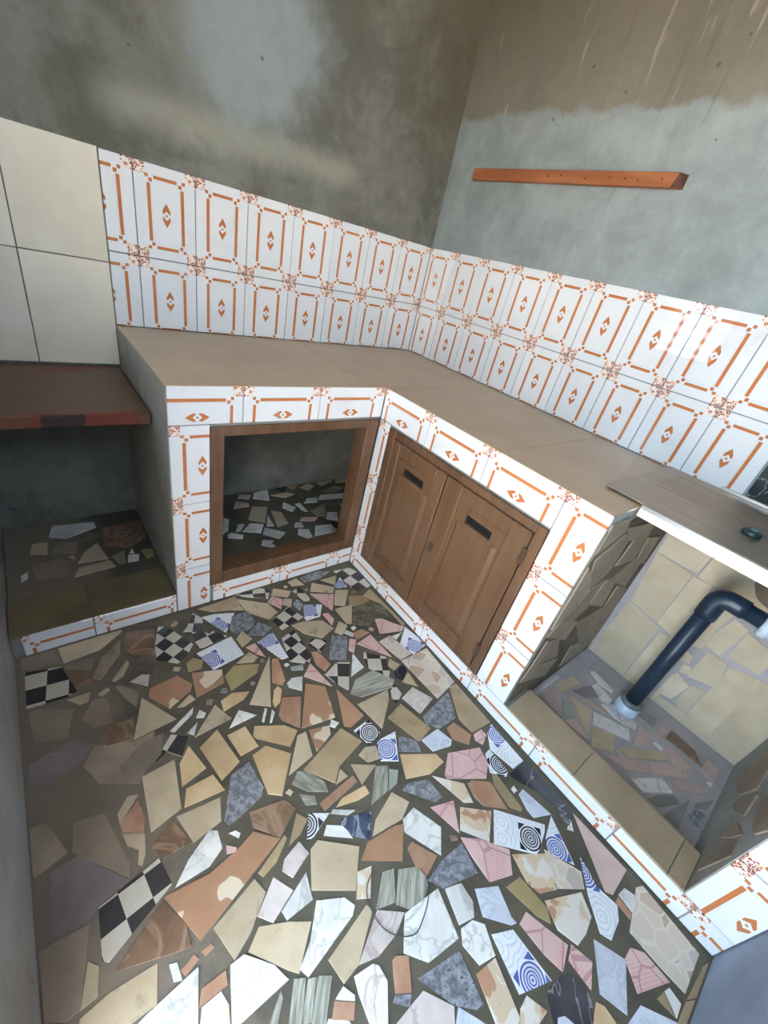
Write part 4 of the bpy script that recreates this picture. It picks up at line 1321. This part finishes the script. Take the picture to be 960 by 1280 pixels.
for nm, b in (('frame_stile', (-1.38, -1.335, fy0, fy1, 0.093, 0.762)), ('frame_stile', (-0.752, -0.698, fy0, fy1, 0.093, 0.762)),
              ('frame_rail', (-1.335, -0.752, fy0, fy1, 0.728, 0.762)), ('frame_rail', (-1.335, -0.752, fy0, fy1, 0.093, 0.150))):
    boxes(nm, [b], FRAME, cup, 0.003)

# ------------------------------------------------------------------ door cupboard (right run)
dc = thing('door_cupboard', 'tiled cupboard with two brown panelled wooden doors', 'cupboard', (-0.4, -1.1, 0))
boxes('side_wall', [(XB, T, -1.660, -1.535, 0, 0.846)], CRACK, dc)
boxes('corner_post', [(XB, -0.60, -0.748, YA, 0.0, 0.846)], CEMD, dc)
boxes('lintel', [(XB, -0.62, -1.535, -0.748, Z1 - 0.012, 0.846)], CEMD, dc)
boxes('plinth', [(XB, -0.62, -1.535, -0.748, 0, 0.085)], CEMD, dc)
y1 = -0.953
for a0, a1, ac in ((y1, -0.680, y1 + H / 2), (y1 - H, y1, y1 - H / 2), (y1 - 2 * H, y1 - H, y1 - 1.5 * H)):
    ptile(dc, 'FB', a0, a1, Z1 - 0.005, ZW, ac, ZW - 0.1, True, name='facing_tile')
for z0, z1 in ((Z2, Z1 - 0.005), (Z3, Z2), (ZS, Z3)):
    ptile(dc, 'FB', -0.748, -0.680, z0, z1, -0.680 - 0.1, z1 - H / 2, name='facing_tile')
yp = y1 - 2 * H
for z0, z1 in ((ZW - H, ZW), (ZW - 2 * H, ZW - H), (ZS, ZW - 2 * H)):
    ptile(dc, 'FB', -1.656, yp, z0, z1, yp - 0.1, z1 - H / 2, name='facing_tile')
js = [-0.680, -0.953, -1.232, -1.514]
for a1, a0 in zip(js, js[1:]):
    ptile(dc, 'FB', a0, a1, 0.0, ZS, a0 + H / 2, ZS - 0.1, True, name='facing_tile')
fx0, fx1 = -0.697, -0.63
for nm, b in (('frame_stile', (fx0, fx1, -0.795, -0.752, 0.093, 0.758)), ('frame_stile', (fx0, fx1, -1.520, -1.486, 0.093, 0.758)),
              ('frame_rail', (fx0, fx1, -1.486, -0.795, 0.728, 0.758)), ('frame_rail', (fx0, fx1, -1.486, -0.795, 0.093, 0.110))):
    boxes(nm, [b], FRAME, dc, 0.003)


def panel_door(y0, y1, py0, py1, slot, label):
    """framed door leaf: stiles and rails proud, field panel sunk and fielded, finger slot cut out and backed in black for its shade"""
    z0, z1 = 0.113, 0.725
    pz0, pz1 = 0.175, 0.668
    f0, f1 = -0.701, -0.668
    d = boxes('door', [(f0, f1, y0, py0, z0, z1), (f0, f1, py1, y1, z0, z1), (f0, f1, py0, py1, z0, pz0), (f0, f1, py0, py1, pz1, z1)], DOORW, dc, 0.004)
    d['label'] = label
    s0, s1, sz0, sz1 = slot
    g0, g1 = -0.692, -0.676
    boxes('panel', [(g0, g1, py0, s0, pz0, pz1), (g0, g1, s1, py1, pz0, pz1), (g0, g1, s0, s1, pz0, sz0), (g0, g1, s0, s1, sz1, pz1)], DOORW, d)
    # raised field with sloping borders, below the slot
    bm = bmesh.new()
    a, b, c, e = py0 + 0.028, py1 - 0.028, pz0 + 0.03, sz0 - 0.012
    lo = [bm.verts.new((g0, y, z)) for y, z in ((a - 0.016, c - 0.016), (b + 0.016, c - 0.016), (b + 0.016, e + 0.006), (a - 0.016, e + 0.006))]
    hi = [bm.verts.new((g0 - 0.006, y, z)) for y, z in ((a, c), (b, c), (b, e), (a, e))]
    bm.faces.new(hi)
    for i in range(4):
        j = (i + 1) % 4
        bm.faces.new((lo[i], lo[j], hi[j], hi[i]))
    bm.faces.new(lo[::-1])
    new_obj('raised_field', bm_mesh(bm, 'raised_field'), DOORW, d)
    boxes('slot', [(-0.679, -0.6765, s0 - 0.004, s1 + 0.004, sz0 - 0.004, sz1 + 0.004)], BLACK, d)['label'] = 'black sheet standing in for the dark inside the finger slot'  # shade of the cut-out, put in as a black sheet
    return d


dl = panel_door(-1.104, -0.799, -1.058, -0.842, (-1.005, -0.882, 0.606, 0.640), 'door leaf beside the inner corner')
dr = panel_door(-1.482, -1.110, -1.405, -1.190, (-1.354, -1.238, 0.604, 0.638), 'door leaf with rusty hinges')
for z in (0.64, 0.20):
    hg = boxes('hinge', [(-0.7035, -0.699, -1.494, -1.474, z - 0.03, z + 0.03)], RUST, dr, 0.001)
    hg['label'] = 'rusty hinge'
boxes('latch', [(-0.706, -0.700, -1.150, -1.128, 0.405, 0.448), (-0.712, -0.705, -1.144, -1.134, 0.420, 0.434)], RUST, dr, 0.0015)['label'] = 'rusty latch plate'

# ------------------------------------------------------------------ sink niche
sn = thing('sink_niche', 'tiled niche beneath the sink with a raised beige sill', 'niche', (-0.35, -1.97, 0))
boxes('sill_curb', [(XB, -0.548, -2.275, -1.660, 0, 0.087)], CEMD, sn)
boxes('end_pillar', [(XB, 0.004, YF + 0.002, -2.276, 0, 0.872)], CEM, sn)
boxes('niche_floor', [(-0.548, T, -2.276, -1.660, -0.003, 0.011)], CEMB, sn)
for a1, a0 in ((-1.669, -1.936), (-1.936, -2.230), (-2.230, -2.275)):
    bm = bmesh.new()
    add_box(bm, -0.692, -0.545, a0 + 0.001, a1 - 0.001, 0.087, 0.0955, 0.0015)
    new_obj('sill_tile', bm_mesh(bm, 'sill_tile'), SILL, sn)
js = [-1.514, -1.809, -2.097, -2.310, -2.398]
for i, (a1, a0) in enumerate(zip(js, js[1:])):
    ptile(sn, 'FB', a0, a1, 0.0, ZS, (a1 - H / 2) if i == 3 else (a0 + H / 2), ZS - 0.1, True, name='facing_tile')
for z0, z1 in ((ZS, 0.315), (0.315, 0.315 + H), (0.315 + H, 0.872)):
    ptile(sn, 'FB', -2.398, -2.276, z0, z1, -2.276 - 0.1, (z1 - H / 2) if z0 == ZS else z0 + H / 2, name='facing_tile')
shards(flat(SINKF), sn, 'tile_shard', (1, 0, 0), (0, 1, 0), (0, 0, 0.0115))
shards([('sl',) + d[1:] for d in grow(flat(SINKL), 7.0)], sn, 'stone_shard', (1, 0, 0), (0, 0, 1), (0, -1.6605, 0), 0.0025, 0.0008)
shards([('d',) + d[1:] for d in flat(SINKR)], sn, 'stone_shard', (-1, 0, 0), (0, 0, 1), (0, -2.275, 0), 0.003, 0.001, True)
boxes('back_mortar', [(0.002, 0.006, -2.276, -1.660, 0.011, 0.86)], CEMB, sn)
shards(grow(flat(SINKB), 3.5), sn, 'stone_slab', (0, -1, 0), (0, 0, 1), (0.0018, 0, 0), 0.0022, 0.0006, True)

# ------------------------------------------------------------------ steel sink
sink = thing('sink', 'dusty stainless steel sink with ribbed drainboard over the niche', 'sink', (-0.26, -1.97, 0.8965))
SX0, SX1, SY0, SY1, SZ = -0.522, -0.002, -2.394, -1.545, 0.9045
BX0, BX1, BY0, BY1 = -0.450, -0.085, -2.345, -1.945


def rrect(x0, x1, y0, y1, r, z, n=6):
    pts = []
    for cx, cy, a in ((x1 - r, y1 - r, 0), (x0 + r, y1 - r, 90), (x0 + r, y0 + r, 180), (x1 - r, y0 + r, 270)):
        for k in range(n + 1):
            t = math.radians(a + 90 * k / n)
            pts.append((cx + r * math.cos(t), cy + r * math.sin(t), z))
    return pts


bm = bmesh.new()
outer = [bm.verts.new(p) for p in ((SX0, SY0, SZ), (SX1, SY0, SZ), (SX1, SY1, SZ), (SX0, SY1, SZ))]
ring = [bm.verts.new(p) for p in rrect(BX0, BX1, BY0, BY1, 0.07, SZ)]
es = [bm.edges.new((l[i], l[(i + 1) % len(l)])) for l in (outer, ring) for i in range(len(l))]
bmesh.ops.triangle_fill(bm, edges=es, use_beauty=True, use_dissolve=False)
me = bm_mesh(bm, 'deck')
for p in me.polygons:
    if p.normal.z < 0:
        p.flip()
deck = new_obj('deck', me, STEEL, sink)
sol = deck.modifiers.new('sheet', 'SOLIDIFY')
sol.thickness = 0.004
sol.offset = -1
bm = bmesh.new()
prev = None
for ins, z, r in ((0, SZ - 0.001, 0.07), (0.006, SZ - 0.012, 0.068), (0.014, SZ - 0.10, 0.065), (0.03, SZ - 0.128, 0.06), (0.07, SZ - 0.138, 0.05)):
    cur = [bm.verts.new(p) for p in rrect(BX0 + ins, BX1 - ins, BY0 + ins, BY1 - ins, r, z)]
    if prev:
        for i in range(len(cur)):
            j = (i + 1) % len(cur)
            bm.faces.new((prev[i], prev[j], cur[j], cur[i]))
    prev = cur
bm.faces.new(prev)
bowl = new_obj('bowl', bm_mesh(bm, 'bowl', True), STEEL, sink)
bs = bowl.modifiers.new('sheet', 'SOLIDIFY')
bs.thickness = 0.002
# pressed ribs of the drainboard
for k in range(8):
    x = -0.085 - k * 0.030
    bm = bmesh.new()
    y0, y1 = -1.925, -1.60
    prof = [(-0.008, 0.0), (-0.0045, 0.0022), (0.0, 0.003), (0.0045, 0.0022), (0.008, 0.0)]
    rows = []
    for yy, s in ((y0, 0.05), (y0 + 0.015, 1), (y1 - 0.015, 1), (y1, 0.05)):
        rows.append([bm.verts.new((x + px, yy, SZ + 0.0002 + pz * s)) for px, pz in prof])
    for a, b in zip(rows, rows[1:]):
        for i in range(4):
            bm.faces.new((a[i], a[i + 1], b[i + 1], b[i]))
    rows_me = bm_mesh(bm, 'rib', True)
    for p in rows_me.polygons:
        if p.normal.z < 0:
            p.flip()
    new_obj('rib', rows_me, STEEL, sink)
# bent front lip and the upstand against the wall
bm = bmesh.new()
prof = [(SX0, SZ), (SX0 - 0.007, SZ - 0.003), (SX0 - 0.012, SZ - 0.012), (SX0 - 0.012, SZ - 0.036), (SX0 - 0.009, SZ - 0.036), (SX0 - 0.009, SZ - 0.014), (SX0, SZ - 0.006)]
va = [bm.verts.new((x, SY0, z)) for x, z in prof]
vb = [bm.verts.new((x, -1.659, z)) for x, z in prof]
bm.faces.new(va)
bm.faces.new(vb[::-1])
for i in range(len(prof)):
    j = (i + 1) % len(prof)
    bm.faces.new((va[i], va[j], vb[j], vb[i]))
new_obj('front_lip', bm_mesh(bm, 'front_lip'), STEELB, sink)['label'] = 'bright folded steel edge'
boxes('upstand', [(-0.010, -0.003, SY0, -1.72, SZ, SZ + 0.012)], STEELB, sink, 0.002)

plug = thing('sink_plug', 'small dark rubber plug lying on the steel drainboard', 'plug', (-0.343, -1.883, SZ))
tube('disc', [(-0.343, -1.883, SZ + 0.0005), (-0.343, -1.883, SZ + 0.004), (-0.343, -1.883, SZ + 0.013), (-0.343, -1.883, SZ + 0.016)], [0.022, 0.024, 0.022, 0.018], RUBB, plug, 24)
tube('stud', [(-0.343, -1.885, SZ + 0.016), (-0.343, -1.885, SZ + 0.019), (-0.343, -1.885, SZ + 0.021)], [0.009, 0.008, 0.004], GLINT, plug, 16)

# ------------------------------------------------------------------ drain pipe
px_, py_ = -0.166, -1.918
pipe = thing('drain_pipe', 'dark navy plastic drain pipe with an elbow under the sink', 'pipe', (px_, py_, 0.012))
R0 = 0.027
tube('riser', [(px_, py_, 0.05), (px_, py_, 0.575)], R0, NAVY, pipe, 28)
el = [(px_, py_, 0.545), (px_, py_, 0.57)]
for k in range(0, 9):
    a = math.pi / 2 * k / 8
    el.append((px_, py_ - 0.034 * (1 - math.cos(a)), 0.602 + 0.034 * math.sin(a)))
el += [(px_, py_ - 0.055, 0.636), (px_, py_ - 0.075, 0.636)]
tube('elbow', el, 0.0325, NAVY, pipe, 28)
tube('arm', [(px_, py_ - 0.07, 0.636), (px_, -2.27, 0.630)], R0, NAVY, pipe, 28)
cp = tube('coupling', [(px_, y, 0.634) for y in (-2.040, -2.043, -2.066, -2.068, -2.100, -2.102, -2.14, -2.143)],
          [0.038, 0.047, 0.047, 0.041, 0.041, 0.047, 0.047, 0.038], WPLA, pipe, 28)
cp['label'] = 'white plastic coupling'
ft = tube('floor_socket', [(px_, py_, 0.0125), (px_, py_, 0.03), (px_, py_, 0.062)], [0.046, 0.044, 0.040], WPLA, pipe, 28)
ft['label'] = 'white socket at the floor'
tube('socket_ring', [(px_, py_, 0.058), (px_, py_, 0.062), (px_, py_, 0.075), (px_, py_, 0.078)], [0.036, 0.042, 0.042, 0.033], GPLA, pipe, 28)

# ------------------------------------------------------------------ storage niche with shelf on the left
st = thing('storage_niche', 'low cement niche with a dirty tiled step below the red shelf', 'niche', (-1.75, -0.34, 0))
boxes('step', [(-1.988, -1.5045, YA, -0.50, 0, 0.082)], CEMD, st)
boxes('niche_floor', [(-1.988, -1.5045, -0.50, T - 0.001, -0.002, 0.056)], FLOORM, st)
shards(NICHE, st, 'tile_shard', (1, 0, 0), (0, 1, 0), (0, 0, 0.0565))
for x0, x1 in ((-1.988, -1.77), (-1.77, -1.5045)):
    bm = bmesh.new()
    add_box(bm, x0 + 0.0008, x1 - 0.0008, -0.676, -0.498, 0.082, 0.0905, 0.0015)
    new_obj('step_tile', bm_mesh(bm, 'step_tile'), SILLD, st)
for x0, x1, xc in ((-1.962, -1.77, -1.962 + H / 2 - 0.012), (-1.77, -1.5045, -1.77 + H / 2)):
    ptile(st, 'FA', x0, x1, 0.0, 0.0895, xc, ZS - 0.1, True, name='facing_tile')

bm = bmesh.new()
add_box(bm, -1.986, -1.508, -0.497, -0.001, 0.702, 0.741, 0.004)
shelf = tag(new_obj('wooden_shelf', bm_mesh(bm, 'wooden_shelf'), SHELF), 'worn red-brown painted board shelf below the ivory tiles', 'shelf')

# ------------------------------------------------------------------ batten on the right wall
bat = thing('wall_batten', 'orange-brown wooden batten with peg holes fixed to the cement wall', 'batten', (T, -0.65, 1.74))
bm = bmesh.new()
Bz0, Bz1 = 1.722, 1.764
vs = [bm.verts.new(p) for p in ((T, -0.182, Bz0), (T, -0.182, Bz1), (-0.020, -0.182, Bz1), (-0.020, -0.182, Bz0),
                                (T, -1.128, Bz0 + 0.004), (T, -1.128, Bz1 + 0.004), (-0.020, -1.108, Bz1 + 0.004), (-0.020, -1.096, Bz0 + 0.004))]
for f in ((0, 1, 2, 3), (4, 5, 6, 7), (0, 1, 5, 4), (1, 2, 6, 5), (2, 3, 7, 6), (3, 0, 4, 7)):
    bm.faces.new([vs[i] for i in f])
bmesh.ops.bevel(bm, geom=list(bm.edges), offset=0.0015, segments=1, affect='EDGES')
new_obj('board', bm_mesh(bm, 'board'), BATTEN, bat)
bm = bmesh.new()
vs = [bm.verts.new(p) for p in ((T, -1.129, Bz0 + 0.005), (T, -1.129, Bz1 + 0.003), (-0.0195, -1.1095, Bz1 + 0.003), (-0.0195, -1.0975, Bz0 + 0.005))]
vs2 = [bm.verts.new(v.co + Vector((0, -0.0012, 0))) for v in vs]
bm.faces.new(vs2)
for i in range(4):
    bm.faces.new((vs[i], vs[(i + 1) % 4], vs2[(i + 1) % 4], vs2[i]))
new_obj('end_face', bm_mesh(bm, 'end_face'), ENDG, bat)['label'] = 'dark sawn end'
for k, y in enumerate((-0.60, -0.66, -0.77, -0.87, -0.93, -0.98, -1.06)):
    tube('peg_hole', [(-0.0198, y, 1.745 + 0.004 * math.sin(k * 2.3)), (-0.0212, y, 1.745 + 0.004 * math.sin(k * 2.3))], 0.0032, ENDG, bat, 10)

# ------------------------------------------------------------------ loop of wire on the floor
pts = [Vector((x / 1000, y / 1000, 0.0035)) for x, y in WIRE]
fine = []
for i in range(len(pts) - 1):
    p0, p1, p2, p3 = pts[max(i - 1, 0)], pts[i], pts[i + 1], pts[min(i + 2, len(pts) - 1)]
    for k in range(5):
        t = k / 5
        fine.append(0.5 * ((2 * p1) + (p2 - p0) * t + (2 * p0 - 5 * p1 + 4 * p2 - p3) * t * t + (3 * p1 - p0 - 3 * p2 + p3) * t ** 3))
fine.append(pts[-1])
tag(tube('wire_loop', fine, 0.0012, m_plain('dark_wire', (70, 76, 84), (50, 54, 60), 0.4, 30, 0.0), None, 8), 'thin dark wire loop lying on the broken tile floor', 'wire')
